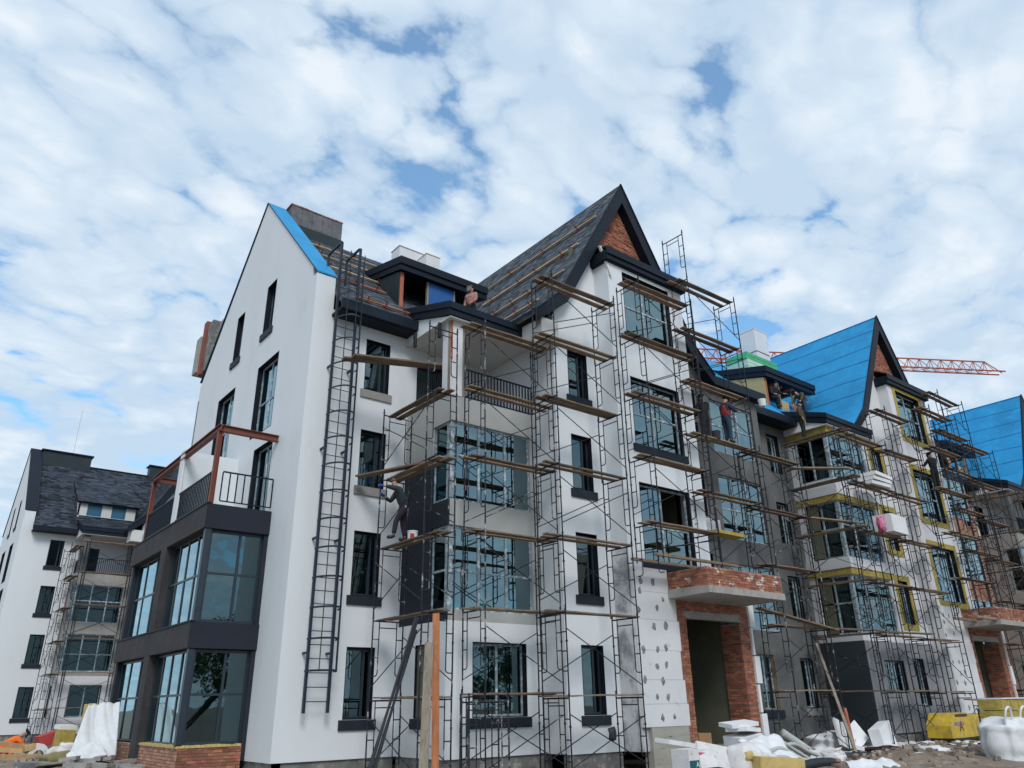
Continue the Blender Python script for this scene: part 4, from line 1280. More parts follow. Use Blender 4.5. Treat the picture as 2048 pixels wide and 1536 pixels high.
# ---- roof battens with brackets
def roof_batten(par, a, b, n, material, brk=4):
    a = Vector(a); b = Vector(b); d = b - a
    n = Vector(n).normalized(); s = d.normalized().cross(n)
    mb = MB(); mb.obox((a + b) / 2 + n * .10, d / 2, s * .055, n * .022)
    o = link('roof_batten', mb, material, par)
    for k in range(brk):
        p = a + d * ((k + .5) / brk + random.uniform(-.05, .05))
        mb = MB(); mb.obox(p + n * .08, d.normalized() * .02, s * .17, n * .015); mb.obox(p + n * .15, d.normalized() * .02, s * .02, n * .10)
        link('batten_bracket', mb, M['rust'], o)


ax = 18.45; kx, kz, az = 3.4, 14.24, 20.12
vd = Vector((kx, 0, az - kz)).normalized(); nn = Vector((-(az - kz), 0, kx)).normalized()
for s, ya, yb_ in ((4.85, 16.6, 24.6), (3.2, 16.8, 22.6), (1.5, 16.7, 21.4), (0.3, 17.4, 20.8)):
    p = Vector((ax - kx, 0, kz)) + vd * s
    roof_batten(B1, (p.x, ya, p.z), (p.x, yb_, p.z), nn, M['wood_new'], 4)
nm_ = Vector((0, -.976, 1)).normalized()
for y, xa, xb_ in ((24.3, 9.0, 13.6), (23.2, 9.0, 12.0), (22.1, 9.0, 11.7), (21.1, 8.95, 11.2), (19.75, 9.4, 11.5)):
    z = 13.35 + .976 * (y - 19.4)
    roof_batten(B1, (xa, y, z), (xb_, y, z + .02), nm_, M['wood_new'] if y > 21.5 else M['wood_red'], 3)
# loose drainpipe elbow hanging off the near pier roof, downpipes
mb = MB(); mb.obox((16.98, 15.9, 16.05), Vector((.05, 0, .02)), Vector((0, .05, .03)), Vector((-.12, .10, .62)).normalized() * .62)
link('loose_trim', mb, M['soffit'], B1)
for p in ((11.45, 17.9, 12.2), (11.42, 19.3, 12.4), (14.62, 17.1, 12.4)):
    mb = MB(); mb.tube(p, (p[0], p[1], p[2] + .5), .06, 8)
    link('downpipe_stub', mb, M['navy_metal'], B1)

# ------------------------------------------------------------------ wall ladder
lad = thing('caged_ladder', 'tall dark caged access ladder fixed to the white wall left of the first window column', 'ladder', (9.15, 19.7, 1.58))
XL0, XL1, YL = 8.80, 9.46, 19.68
for x in (XL0, XL1):
    mb = MB(); mb.box(x - .03, x + .03, YL - .045, YL + .045, 1.58, 15.55)
    mb.hexa([(x - .03, YL - .045, 15.55), (x + .03, YL - .045, 15.55), (x + .03, YL + .045, 15.47), (x - .03, YL + .045, 15.47),
             (x - .03, YL + .1, 15.62), (x + .03, YL + .1, 15.62), (x + .03, YL + .13, 15.55), (x - .03, YL + .13, 15.55)])
    mb.box(x - .03, x + .03, YL + .1, YL + 1.0, 15.55, 15.62)
    mb.box(x - .03, x + .03, YL + .93, YL + 1.0, 14.45, 15.55)
    link('rail', mb, M['ladder'], lad)
z = 1.85; n = 0
while z < 15.2:
    mb = MB(); mb.tube((XL0, YL, z), (XL1, YL, z), .012, 6)
    link('rung', mb, M['ladder'], lad)
    z += .345
z = 2.58
while z < 14.9:
    mb = MB(); pts = []
    for k in range(13):
        t = math.pi * (k / 12)
        pts.append(((XL0 + XL1) / 2 - .40 * math.cos(t), YL - .02 - .66 * math.sin(t), z))
    for a, b in zip(pts, pts[1:]):
        a = Vector(a); b = Vector(b); d = (b - a) / 2; s = d.normalized().cross(Vector((0, 0, 1))) * .004
        mb.obox((a + b) / 2, d * 1.03, s, (0, 0, .025))
    link('cage_hoop', mb, M['ladder'], lad)
    z += .78
for k in (1, 3.5, 6, 8.5, 11):
    t = math.pi * k / 12
    x, y = (XL0 + XL1) / 2 - .40 * math.cos(t), YL - .02 - .66 * math.sin(t)
    mb = MB(); mb.box(x - .012, x + .012, y - .006, y + .006, 2.55, 15.0)
    link('cage_strip', mb, M['ladder'], lad)
for z in (3.0, 6.0, 8.6, 11.2):
    for x in (XL0, XL1):
        mb = MB(); mb.box(x - .025, x + .025, YL, 20.0, z, z + .06)
        link('wall_bracket', mb, M['ladder'], lad)


# ------------------------------------------------------------------ scaffolds
FR = {}


def frame_mesh(w, h, material, key):
    k = (round(w, 2), round(h, 2), key)
    if k in FR: return FR[k]
    mb = MB(); r = .021
    mb.tube((0, 0, 0), (0, 0, h + .14), r); mb.tube((0, w, 0), (0, w, h + .14), r)
    mb.tube((0, 0, h - .05), (0, w, h - .05), r)
    i = .20; r2 = .015
    mb.tube((0, i, h - .22), (0, w - i, h - .22), r2)
    for y, s in ((i, -1), (w - i, 1)):
        e = 0 if s < 0 else w
        zb = h - 1.45
        mb.tube((0, y, h - .05), (0, y, zb + .07), r2)
        mb.path([(0, y, zb + .07), (0, y + s * .03, zb + .02), (0, y + s * .07, zb), (0, e, zb)], r2)
        for zz in (h - .52, h - .98):
            mb.tube((0, y, zz), (0, e, zz), r2)
    # coupling pins and wedge plates on the posts
    for y in (0, w):
        mb.tube((0, y, h + .0), (0, y, h + .05), r + .008, 8); mb.box(-.03, .03, y - .012, y + .012, h * .62, h * .62 + .05)
    me = bpy.data.meshes.new('frame')
    me.from_pydata(mb.v, [], mb.f); me.materials.append(material); FR[k] = me
    return me


BR = {}
PLK = []
for k in range(5):
    mb = MB()
    n = 4
    w = random.uniform(.17, .22)
    pts = []
    # a plank of unit length along x, slightly bowed
    for j in range(n + 1):
        x = j / n
        dz = .012 * math.sin(x * math.pi) * random.uniform(-1, 1)
        pts.append((x, dz))
    i = 0
    for j, (x, dz) in enumerate(pts):
        mb.v += [(x, -w / 2, dz), (x, w / 2, dz + random.uniform(-.003, .003)), (x, w / 2, dz + .036), (x, -w / 2, dz + .036)]
    for j in range(n):
        a = 4 * j; b = a + 4
        for (p, q_) in ((0, 1), (1, 2), (2, 3), (3, 0)):
            mb.f.append((a + p, a + q_, b + q_, b + p)); mb.m.append(0)
    mb.f.append((3, 2, 1, 0)); mb.m.append(0); a = 4 * n; mb.f.append((a, a + 1, a + 2, a + 3)); mb.m.append(0)
    me = bpy.data.meshes.new('deck_plank'); me.from_pydata(mb.v, [], mb.f); me.materials.append(M['wood'])
    bm = bmesh.new(); bm.from_mesh(me); bmesh.ops.recalc_face_normals(bm, faces=bm.faces); bm.to_mesh(me); bm.free()
    PLK.append(me)


def put(name, me, par, loc, rz=0, scale=None, rot=None):
    o = bpy.data.objects.new(name, me); C.objects.link(o)
    if name == 'frame': rot = (random.uniform(-.006, .006), random.uniform(-.006, .006), rz + random.uniform(-.03, .03))
    o.parent = par; o.location = Vector(loc) - wloc(par)
    o.rotation_euler = rot if rot else (0, 0, rz)
    if scale: o.scale = scale
    return o


def plank_between(par, a, b, top=False):
    a = Vector(a); b = Vector(b); d = b - a
    me = random.choice(PLK)
    o = put('deck_plank', me, par, a)
    o.rotation_euler = (random.uniform(-.04, .04), -math.asin(max(-1, min(1, d.z / d.length))), math.atan2(d.y, d.x))
    o.scale = (d.length, 1, 1)
    return o


def brace(par, a, b, material):
    mb = MB(); mb.tube(a, b, .014, 5)
    return link('cross_brace', mb, material, par)


def tower(label, x0, x1, y0, y1, decks, base=0.0, orient='Y', ext0=0, ext1=0, nodeck=(), dirty=False, skipbrace=(), over=.30, planks=2):
    """frames stand across the run: orient 'Y' = frames at x0 and x1 spanning y0..y1; 'X' = frames at y0 and y1 spanning x0..x1"""
    cx, cy = (x0 + x1) / 2, (y0 + y1) / 2
    t = thing('scaffold_tower', label, 'scaffolding', (cx, cy, base), 'frame scaffolds along the facades')
    sm = M['scaff_dirty'] if dirty else M['scaff']
    z = base
    for i, d in enumerate(decks):
        h = d - z
        w = (y1 - y0) if orient == 'Y' else (x1 - x0)
        me = frame_mesh(w, h, sm, dirty)
        if orient == 'Y':
            put('frame', me, t, (x0, y0, z)); put('frame', me, t, (x1, y0, z))
        else:
            put('frame', me, t, (x0, y0, z), rz=-math.pi / 2); put('frame', me, t, (x0, y1, z), rz=-math.pi / 2)
        # braces
        if i not in skipbrace:
            if orient == 'Y':
                brace(t, (x0, y0, z + h * .78), (x1, y0, z + .25), sm)
                brace(t, (x0, y1, z + .35), (x1, y1, z + h * .78), sm)
                if i == 0 or i % 3 == 0:
                    brace(t, (x0, y0 - .03, z + .3), (x1, y0 - .03, z + h * .75), sm)
            else:
                brace(t, (x0, y0, z + h * .78), (x0, y1, z + .25), sm)
                brace(t, (x1, y0, z + .35), (x1, y1, z + h * .78), sm)
                if i % 2 == 0:
                    brace(t, (x0 - .03, y1, z + h * .78), (x0 - .03, y0, z + .25), sm)
        if i not in nodeck:
            for k in range(planks):
                j = random.uniform(-.12, .12); j2 = random.uniform(-.12, .12)
                zz = d - .03 + random.uniform(0, .03)
                if orient == 'Y':
                    yy = y0 + .30 + k * .27
                    plank_between(t, (x0 - over + j, yy, zz), (x1 + over * .6 + j2, yy + random.uniform(-.04, .04), zz + random.uniform(-.01, .03)))
                else:
                    xx = x0 + .32 + k * .27
                    plank_between(t, (xx, y0 - over + j, zz), (xx + random.uniform(-.04, .04), y1 + over * .6 + j2, zz + random.uniform(-.01, .03)))
        z = d
    for e, pos in ((ext0, 0), (ext1, 1)):
        if e:
            w = (y1 - y0) if orient == 'Y' else (x1 - x0)
            me = frame_mesh(w, e, sm, dirty)
            if orient == 'Y': put('frame', me, t, (x0 if pos == 0 else x1, y0, z))
            else: put('frame', me, t, (x0, y0 if pos == 0 else y1, z), rz=-math.pi / 2)
    return t


TA = tower('scaffold tower beside the dark left flank of the near bay, where the stooping worker stands', 10.38, 11.33, 16.75, 19.2, [1.9, 3.9, 5.85, 7.85, 9.85], orient='X', dirty=True, ext0=2.0)
TB = tower('scaffold tower in front of the glazed bay with the cream bands', 11.87, 14.42, 16.1, 17.1, [1.95, 4.0, 6.0, 8.05, 10.1, 12.1], dirty=True)
TC = tower('scaffold tower in front of the narrow windows left of the tall pier', 13.52, 16.15, 14.9, 15.9, [1.88, 3.9, 5.85, 7.85, 9.85, 11.8, 13.75])
TD = tower('scaffold tower on the brick canopy in front of the three tall pier windows', 16.75, 19.4, 14.3, 15.3, [6.5, 8.5, 10.5, 12.5, 14.45], base=5.42)
for y in (14.35, 15.25):
    mb = MB(); mb.box(16.5, 20.2, y - .06, y + .06, 5.49, 5.56)
    o = link('needle_beam', mb, M['wood'], TD)
TE = tower('tallest scaffold tower rising against the sky right of the brick gable', 20.3, 23.1, 15.0, 15.95, [8.1, 10.1, 12.1, 14.1, 16.1], base=5.45, ext0=1.95)
TE2 = tower('scaffold tower in front of the grey wall with large glazed windows', 23.35, 26.0, 15.0, 15.95, [2.0, 4.0, 6.0, 8.0, 10.05], dirty=True)
TF = tower('scaffold tower beside the dark flank of the second bay near the leaning pole', 28.6, 29.6, 14.8, 17.3, [1.95, 3.95, 5.9, 7.9, 9.9, 11.9], orient='X', dirty=True)
TG = tower('scaffold tower in front of the second bay carrying stacked foam boards', 30.4, 33.0, 14.9, 15.85, [1.95, 3.95, 5.95, 8.0, 10.0, 12.1])
TH = tower('scaffold tower before the wool edged narrow windows of the middle stretch', 33.3, 35.9, 14.75, 15.7, [1.9, 3.9, 5.9, 7.9, 9.9, 11.9, 13.8])
TI = tower('scaffold tower in front of the wool edged pier windows where the black clad worker stands', 36.5, 39.2, 14.1, 15.1, [6.5, 8.5, 10.5, 12.5, 14.4], base=4.9)
mb = MB(); mb.box(36.2, 38.6, 14.1, 14.25, 4.8, 4.9); link('needle_beam', mb, M['wood'], TI)
mb = MB(); mb.box(36.2, 38.6, 14.95, 15.1, 4.8, 4.9); link('needle_beam', mb, M['wood'], TI)
TJ = tower('scaffold tower standing against the blue roof right of the second brick gable', 39.5, 42.3, 14.7, 15.7, [8.1, 10.1, 12.1, 14.1, 16.1], base=5.45, ext1=0)
TJ2 = tower('scaffold tower in front of the bare concrete aprons near the right edge', 42.6, 45.4, 14.9, 15.8, [2, 4, 6, 8, 10, 12.0, 14.0])
TK = tower('scaffold tower beside the farthest bay at the right edge', 46.9, 47.9, 14.8, 17.4, [2, 4, 6, 8, 10, 12], orient='X')
TK2 = tower('scaffold tower in front of the farthest bay at the right edge', 49.2, 51.8, 14.8, 15.7, [2, 4, 6, 8, 10, 12])
TL1 = tower('scaffold tower beside the narrow windows of the far left block', 10.9 + DX, 11.6 + DX, 16.75 + DY, 19.2 + DY, [1.9, 3.9, 5.85, 7.85, 9.85, 11.8], orient='X')
TL2 = tower('scaffold tower in front of the grey loggia of the far left block', 11.87 + DX, 14.6 + DX, 16.1 + DY, 17.1 + DY, [1.95, 4.0, 6.0, 8.05, 10.1, 12.1])
TL3 = tower('scaffold tower at the right side of the far left bay', 15.0 + DX, 17.4 + DX, 15.0 + DY, 15.9 + DY, [1.95, 4.0, 6.0, 8.05, 10.1, 12.1])
# small extra frame facing the street in front of the bay's ground floor window
t = thing('trestle_frame', 'single low plaster splashed scaffold frame in front of the ground floor double window', 'scaffold frame', (11.6, 15.2, 0))
put('frame', frame_mesh(1.12, 1.82, M['scaff_dirty'], True), t, (10.65, 15.05, 0), rz=-math.pi / 2)
put('frame', frame_mesh(1.12, 1.82, M['scaff_dirty'], True), t, (11.0, 15.9, 0), rz=-math.pi / 2)


def loose_plank(label, a, b, group='loose planks bridging the scaffolds'):
    a = Vector(a); b = Vector(b); d = b - a
    mb = MB(); s = d.normalized().cross(Vector((0, 0, 1))).normalized()
    mb.obox((a + b) / 2, d / 2, s * .13, Vector((0, 0, .024)))
    return tag(link('loose_plank', mb, M['wood']), label, 'plank', group)


loose_plank('long plank reaching from the caged ladder to the loggia corner column', (8.7, 18.75, 11.05), (12.0, 18.3, 11.45))
loose_plank('plank laid across beside the long one near the caged ladder', (8.9, 18.5, 11.10), (11.9, 18.1, 11.40))
loose_plank('plank bridging from the worker tower to the wall under the second window row', (9.9, 19.7, 7.92), (10.9, 17.4, 7.96))
loose_plank('pale plank end sticking out beside the recess above the orange offcut', (26.2, 15.6, 9.98), (28.9, 14.7, 10.22))
loose_plank('plank bridging the recess at the height of the white bucket', (25.8, 15.5, 8.02), (29.2, 14.9, 8.1))
loose_plank('lower plank bridging the recess above the entrance canopy', (25.8, 15.4, 4.02), (29.3, 14.9, 4.06))
loose_plank('orange toned plank below the second bay glazing', (29.0, 14.7, 3.98), (32.6, 14.5, 4.02))
loose_plank('plank bridging between the canopy and the grey wall scaffold', (22.4, 15.3, 4.5), (26.4, 15.0, 3.95))

# leaning timbers in front of the near bay
def leaning(name, label, a, b, w, t_, material, cat):
    a = Vector(a); b = Vector(b); d = (b - a)
    s = Vector((math.cos(.65), -math.sin(.65), 0)); nn_ = d.normalized().cross(s).normalized()
    s = nn_.cross(d.normalized())
    mb = MB(); mb.obox((a + b) / 2, d / 2, s * w / 2, nn_ * t_ / 2)
    return tag(link(name, mb, material), label, cat)


def box_thing(name, label, cat, c, size, rot=(0, 0, 0), material=None, group=None, bevel=0.0, mats=None):
    mb = MB(); mb.box(-size[0] / 2, size[0] / 2, -size[1] / 2, size[1] / 2, 0, size[2])
    o = link(name, mb, material, None, loc=(0, 0, 0))
    if bevel:
        bm = bmesh.new(); bm.from_mesh(o.data)
        bmesh.ops.bevel(bm, geom=list(bm.edges), offset=bevel, segments=2, affect='EDGES'); bm.to_mesh(o.data); bm.free()
    o.location = c; o.rotation_euler = rot
    return tag(o, label, cat, group)


leaning('leaning_beam', 'orange red timber beam leaning upright in front of the bay', (7.10, 10.9, 0.0), (7.20, 11.15, 3.12), .11, .10, M['wood_red'], 'beam')
leaning('leaning_plank', 'grey weathered board leaning left of the orange beam', (6.85, 10.9, 0.0), (7.05, 11.1, 2.66), .14, .05, M['wood_grey'], 'plank')
pb = thing('pipe_bundle', 'bundle of black tubes leaning diagonally beside the grey board', 'pipes', (7.9, 13.2, 0))
for k in range(4):
    mb = MB(); mb.tube((7.75 + .06 * k, 14.6, 0.0), (10.1 + .05 * k, 16.6 + .03 * k, 3.4 + .3 * (k % 2)), .03, 7)
    link('tube', mb, M['black'], pb)

# ------------------------------------------------------------------ blobs, sacks, sheets
def blob(name, label, cat, c, size, material, seed=0, sub=3, amp=.18, freq=2.0, flat=None, group=None, rz=0):
    bm = bmesh.new(); bmesh.ops.create_icosphere(bm, subdivisions=sub, radius=1)
    rn = random.Random(seed)
    ph = [rn.uniform(0, 6.28) for _ in range(9)]
    for v in bm.verts:
        p = v.co
        f = 1 + amp * (math.sin(p.x * freq * 2.1 + ph[0]) * math.sin(p.y * freq * 1.7 + ph[1]) + .6 * math.sin(p.z * freq * 3.1 + ph[2] + p.x * 2) + .35 * math.sin(p.x * freq * 5 + p.y * 7 + ph[3]))
        # push towards a pillow box
        q = Vector([abs(a) ** .6 * (1 if a > 0 else -1) for a in p])
        v.co = Vector((q.x * size[0], q.y * size[1], q.z * size[2])) * f * .5
    me = bpy.data.meshes.new(name); bm.to_mesh(me); bm.free(); me.materials.append(material)
    me.polygons.foreach_set('use_smooth', [True] * len(me.polygons))
    o = bpy.data.objects.new(name, me); C.objects.link(o); o.location = c; o.rotation_euler = (0, 0, rz)
    return tag(o, label, cat, group)


def crumple(name, label, cat, corners, material, n=22, amp=.07, seed=1, sag=0.0, thick=.01, group=None):
    """wrinkled sheet spanned between four corners a,b,c,d"""
    a, b, c, d = [Vector(p) for p in corners]
    rn = random.Random(seed); ph = [rn.uniform(0, 6.28) for _ in range(8)]
    nrm = (b - a).cross(d - a).normalized()
    bm = bmesh.new(); vs = []
    for j in range(n + 1):
        for i in range(n + 1):
            u, v = i / n, j / n
            p = a * (1 - u) * (1 - v) + b * u * (1 - v) + c * u * v + d * (1 - u) * v
            w = (1 - abs(math.sin(u * 6 + 1.2 * math.sin(v * 3 + ph[0]) + ph[1]))) * 1.1 + (1 - abs(math.sin((u - v * .5) * 13 + ph[2]))) * .45 + math.sin(v * 7 + u * 3 + ph[3]) * .3 + rn.uniform(-.04, .04)
            p = p + nrm * w * amp - Vector((0, 0, sag * math.sin(u * math.pi) * math.sin(v * math.pi)))
            vs.append(bm.verts.new(p))
    for j in range(n):
        for i in range(n):
            k = j * (n + 1) + i
            bm.faces.new((vs[k], vs[k + 1], vs[k + n + 2], vs[k + n + 1]))
    me = bpy.data.meshes.new(name); 
    cen = (a + b + c + d) / 4
    for v in bm.verts: v.co -= cen
    bm.to_mesh(me); bm.free(); me.materials.append(material)
    me.polygons.foreach_set('use_smooth', [True] * len(me.polygons))
    o = bpy.data.objects.new(name, me); C.objects.link(o); o.location = cen
    sm = o.modifiers.new('solid', 'SOLIDIFY'); sm.thickness = thick
    return tag(o, label, cat, group)


GF = 'white foam boards lying about the site'
# right hand heap
box_thing('foam_board', 'long white foam board lying diagonally from the concrete foot to the doorway', 'foam board', (16.3, 13.5, .66), (2.1, .5, .10), (R(4), R(8), R(-6)), M['foam'], GF)
box_thing('foam_board', 'pinkish white sheet leaning at the front left of the heap', 'foam board', (15.35, 12.1, 0.0), (.95, .06, .85), (R(-18), R(10), R(-8)), M['paper'], GF)
box_thing('foam_board', 'white foam board on top of the heap in front of the doorway', 'foam board', (18.05, 13.4, 1.10), (.85, .55, .10), (R(5), R(-4), R(-15)), M['foam'], GF)
box_thing('foam_board', 'second foam board of the heap below the top one', 'foam board', (18.15, 13.35, .96), (.80, .6, .10), (R(-3), R(4), R(10)), M['foam'], GF)
box_thing('foam_block', 'thick white foam block carrying the heap at the doorway', 'foam block', (18.2, 13.4, .40), (.82, .62, .50), (R(3), R(-6), R(-8)), M['foam'], bevel=.01)
box_thing('foam_board', 'wide white sheet sliding off the right side of the heap', 'foam board', (18.95, 13.35, .45), (1.15, .5, .05), (R(10), R(38), R(-20)), M['foam'], GF)
box_thing('foam_board', 'loose white board with a red print below the heap', 'foam board', (18.6, 13.1, .30), (1.2, .5, .08), (R(14), R(16), R(-30)), M['foam'], GF)
blob('plastic_sack', 'crumpled white sack with yellow filling showing in its mouth', 'sack', (16.25, 12.0, .38), (.85, .55, .85), M['paper'], 5, amp=.12)
blob('wool_tuft', 'yellow wool showing in the mouth of the crumpled sack', 'mineral wool', (16.05, 11.74, .56), (.26, .10, .2), M['wool_edge'], 8, sub=2)
o = box_thing('wool_pack', 'yellow mineral wool pack lying right of the crumpled sack', 'mineral wool', (16.65, 11.5, .05), (1.15, .6, .46), (R(0), R(4), R(-22)), M['wool_edge'], bevel=.015)
def lettering(name, text, size, loc, parent, material):
    tx = bpy.data.curves.new(name, 'FONT'); tx.body = text; tx.size = size; tx.extrude = .002
    tmp = bpy.data.objects.new(name, tx); C.objects.link(tmp)
    bpy.context.view_layer.update()
    me = bpy.data.meshes.new_from_object(tmp.evaluated_get(bpy.context.evaluated_depsgraph_get()))
    bpy.data.objects.remove(tmp)
    me.materials.clear(); me.materials.append(material)
    o = bpy.data.objects.new(name, me); C.objects.link(o); o.parent = parent; o.location = loc; o.rotation_euler = (R(90), 0, 0)
    return o


# printed cement bag
bag = thing('printed_bag', 'white adhesive bag with teal and pink print behind the concrete foot', 'bag', (15.0, 12.5, .30))
mb = MB(); mb.box(14.65, 15.5, 12.3, 12.8, .30, .72); ob = link('bag_body', mb, M['paper'], bag)
mb = MB(); mb.box(14.66, 15.38, 12.288, 12.30, .34, .50); link('teal_label', mb, M['teal'], bag)
mb = MB(); mb.hexa([(15.0, 12.285, .56), (15.42, 12.285, .54), (15.42, 12.3, .54), (15.0, 12.3, .56), (15.0, 12.285, .66), (15.42, 12.285, .62), (15.42, 12.3, .62), (15.0, 12.3, .66)])
link('pink_label', mb, M['pink'], bag)
lettering('bag_lettering', 'AILE', .15, (14.86 - 15.0, 12.283 - 12.5, .065), bag, M['whitepaint'])
box_thing('cardboard_box', 'brown cardboard box inside the brick doorway', 'box', (19.75, 16.1, .42), (.62, .4, .42), (0, 0, R(5)), M['card'])


def pipe(name, label, cat, pts, r, material, group=None):
    """smooth tube through the points (Catmull-Rom), one swept mesh"""
    P_ = [Vector(p) for p in pts]; P_ = [P_[0] * 2 - P_[1]] + P_ + [P_[-1] * 2 - P_[-2]]
    q = []
    for k in range(1, len(P_) - 2):
        for t in (0, .17, .33, .5, .67, .83):
            a, b, c, d = P_[k - 1:k + 3]
            q.append(.5 * ((2 * b) + (c - a) * t + (2 * a - 5 * b + 4 * c - d) * t * t + (3 * b - a - 3 * c + d) * t ** 3))
    q.append(P_[-2])
    mb = MB(); n = 10
    for k, p in enumerate(q):
        d = (q[min(k + 1, len(q) - 1)] - q[max(k - 1, 0)]).normalized()
        a = d.cross(Vector((0, .3, 1))).normalized(); b = d.cross(a)
        mb.v += [tuple(p + r * (math.cos(2 * math.pi * i / n) * a + math.sin(2 * math.pi * i / n) * b)) for i in range(n)]
        if k:
            for i in range(n):
                j = (i + 1) % n; mb.f.append(((k - 1) * n + i, (k - 1) * n + j, k * n + j, k * n + i)); mb.m.append(0)
    for base_ in (0, (len(q) - 1) * n):
        mb.f.append(tuple(base_ + i for i in range(n))); mb.m.append(0)
    return tag(link(name, mb, material, smooth=True), label, cat, group)


pipe('drain_pipe', 'fat pale grey pipe slanting down right of the foam heap', 'pipe', [(22.6, 15.2, .78), (23.1, 15.0, .45), (23.6, 14.7, .06)], .13, M['greypipe'])
pipe('black_pipe', 'thick black pipe lying on the earth below the grey hoses', 'pipe', [(17.6, 11.7, .16), (18.6, 11.75, .26), (19.7, 11.9, .22)], .12, M['black'])
pipe('black_pipe', 'dark pipe at the bottom edge under the printed bag', 'pipe', [(13.6, 11.6, .30), (14.6, 11.6, .33), (15.0, 11.7, .30)], .08, M['black'])
for k, (lab, pts) in enumerate([('uppermost grey hose arching off the foam heap', [(18.2, 12.9, .55), (18.9, 12.9, .75), (19.6, 12.9, .50), (20.4, 12.9, .18)]),
                   ('middle grey hose curling over the black pipe', [(17.9, 12.6, .50), (18.5, 12.5, .58), (19.2, 12.4, .30), (19.9, 12.2, .26)]),
                   ('lowest grey hose beside the wool pack', [(17.5, 12.3, .42), (18.2, 12.2, .40), (18.6, 12.1, .20), (19.4, 12.0, .36)]),
                   ('short grey hose crossing behind the others', [(19.0, 13.2, .35), (19.8, 13.1, .62), (20.6, 13.1, .40), (21.2, 13.0, .20)])]):
    pipe('grey_hose', lab, 'hose', pts, .05, M['greypipe'], 'grey hoses on the heap')
blob('plastic_bag', 'large crumpled translucent bag under the leaning pole', 'bag', (26.6, 16.0, .25), (2.0, .9, .75), M['poly'], 11, sub=4, amp=.16, freq=3)
box_thing('foam_sheet', 'pointed white board propped behind the crumpled bag', 'foam board', (26.7, 15.4, .12), (1.5, .06, .9), (R(-14), R(14), R(8)), M['foam'])
box_thing('foam_sheet', 'second white board leaning beside the pointed one', 'foam board', (27.5, 15.4, 0.2), (1.0, .06, .7), (R(-20), R(-28), R(-6)), M['foam'])
box_thing('foam_block', 'tilted stack block of white boards in front of the second bay', 'foam block', (28.4, 15.0, .02), (1.25, .4, .85), (R(-6), R(-12), R(10)), M['foam'], bevel=.01)
leaning('leaning_pole', 'long timber pole leaning against the scaffold of the second bay', (24.65, 14.0, .0), (27.0, 16.2, 3.6), .09, .07, M['wood_grey'], 'pole')
crumple('black_sheet', 'black foil edging draped along the earth bank', 'sheet', [(22.6, 13.2, .30), (31.5, 13.2, .02), (31.5, 13.1, -.25), (22.6, 13.1, -.05)], M['black'], amp=.05, seed=4)
crumple('pale_sheet', 'dirty white sheeting on the ground before the second bay', 'sheet', [(26.6, 14.4, .22), (32.0, 14.6, .12), (32.0, 15.6, .10), (26.8, 15.6, .15)], M['poly'], amp=.07, seed=9)
crumple('pale_sheet', 'scrap of white foil in the lower right foreground', 'sheet', [(18.6, 10.7, .02), (21.3, 10.9, .05), (21.2, 11.3, .25), (19.2, 11.3, .28)], M['poly'], amp=.06, seed=12)
box_thing('cable_drum_board', 'pale plywood sheet lying on the earth near the yellow machine', 'plywood', (35.6, 14.6, -.02), (2.2, 1.0, .05), (R(6), R(-2), R(4)), M['wood_grey'])
# yellow machine
MX, MZ = -2.6, .18
ym = thing('plaster_machine', 'scratched yellow plastering machine with black vents by the foam pier', 'machine', (37.4 + MX, 14.6, MZ))
mb = MB()
mb.prism([(34.6, 14.3, .12), (36.5, 14.3, .12), (36.5, 14.3, .62), (36.2, 14.3, .98), (35.05, 14.3, .98), (34.6, 14.3, .55)], (0, .9, 0)); link('housing', mb, M['yellow'], ym) if mb.shift((MX, 0, MZ)) else None
mb = MB(); mb.prism([(36.55, 14.4, .12), (37.9, 14.4, .12), (37.9, 14.4, .55), (37.6, 14.4, .9), (36.55, 14.4, .9)], (0, .7, 0)); link('motor_cover', mb, M['yellow'], ym) if mb.shift((MX, 0, MZ)) else None
for k in range(11):
    mb = MB(); mb.box(35.15 + k * .095, 35.21 + k * .095, 14.29, 14.30, .84, .94); link('vent_slot', mb, M['black'], ym) if mb.shift((MX, 0, MZ)) else None
mb = MB(); mb.box(34.95, 35.75, 14.288, 14.30, .55, .66); link('name_plate', mb, M['glue'], ym) if mb.shift((MX, 0, MZ)) else None
mb = MB(); mb.box(34.6, 38.0, 14.25, 14.32, .04, .10); mb.tube((34.7, 14.4, .05), (34.7, 15.1, .05), .1, 10); mb.tube((37.6, 14.4, .05), (37.6, 15.1, .05), .1, 10); link('chassis', mb, M['black'], ym) if mb.shift((MX, 0, MZ)) else None
lettering('machine_letter', 'A', .5, (35.3 - 37.4, 14.284 - 14.6, .35), ym, M['rust'])
# big bag with wool
blob('big_bag', 'big white woven bag at the right edge in the foreground', 'big bag', (27.1, 10.5, .45), (1.9, 1.2, 1.40), M['poly'], 21, sub=4, amp=.07, freq=4.3)
for k, x in enumerate((26.5, 27.6)):
    pipe('bag_loop', ['left lifting loop of the big white bag', 'right lifting loop of the big white bag'][k], 'loop', [(x - .2, 10.2, .95), (x - .15, 10.1, 1.35), (x + .15, 10.1, 1.38), (x + .25, 10.15, .95)], .03, M['poly'])
wp = thing('wool_stack', 'stack of yellow mineral wool slabs on the big white bag', 'mineral wool', (28.4, 11.0, .8))
for i in range(3):
    for k in range(2):
        mb = MB(); c = Vector((27.9 + i * .62, 11.0, 1.12 + k * .34))
        mb.obox(c, Vector((.295, 0, -.02)), Vector((0, .35, 0)), Vector((0, .0, .16)))
        link('wool_slab', mb, M['wool'], wp)
mb = MB(); mb.box(27.6, 29.4, 10.62, 11.3, 1.63, 1.67); link('foil_cover', mb, M['poly'], wp)
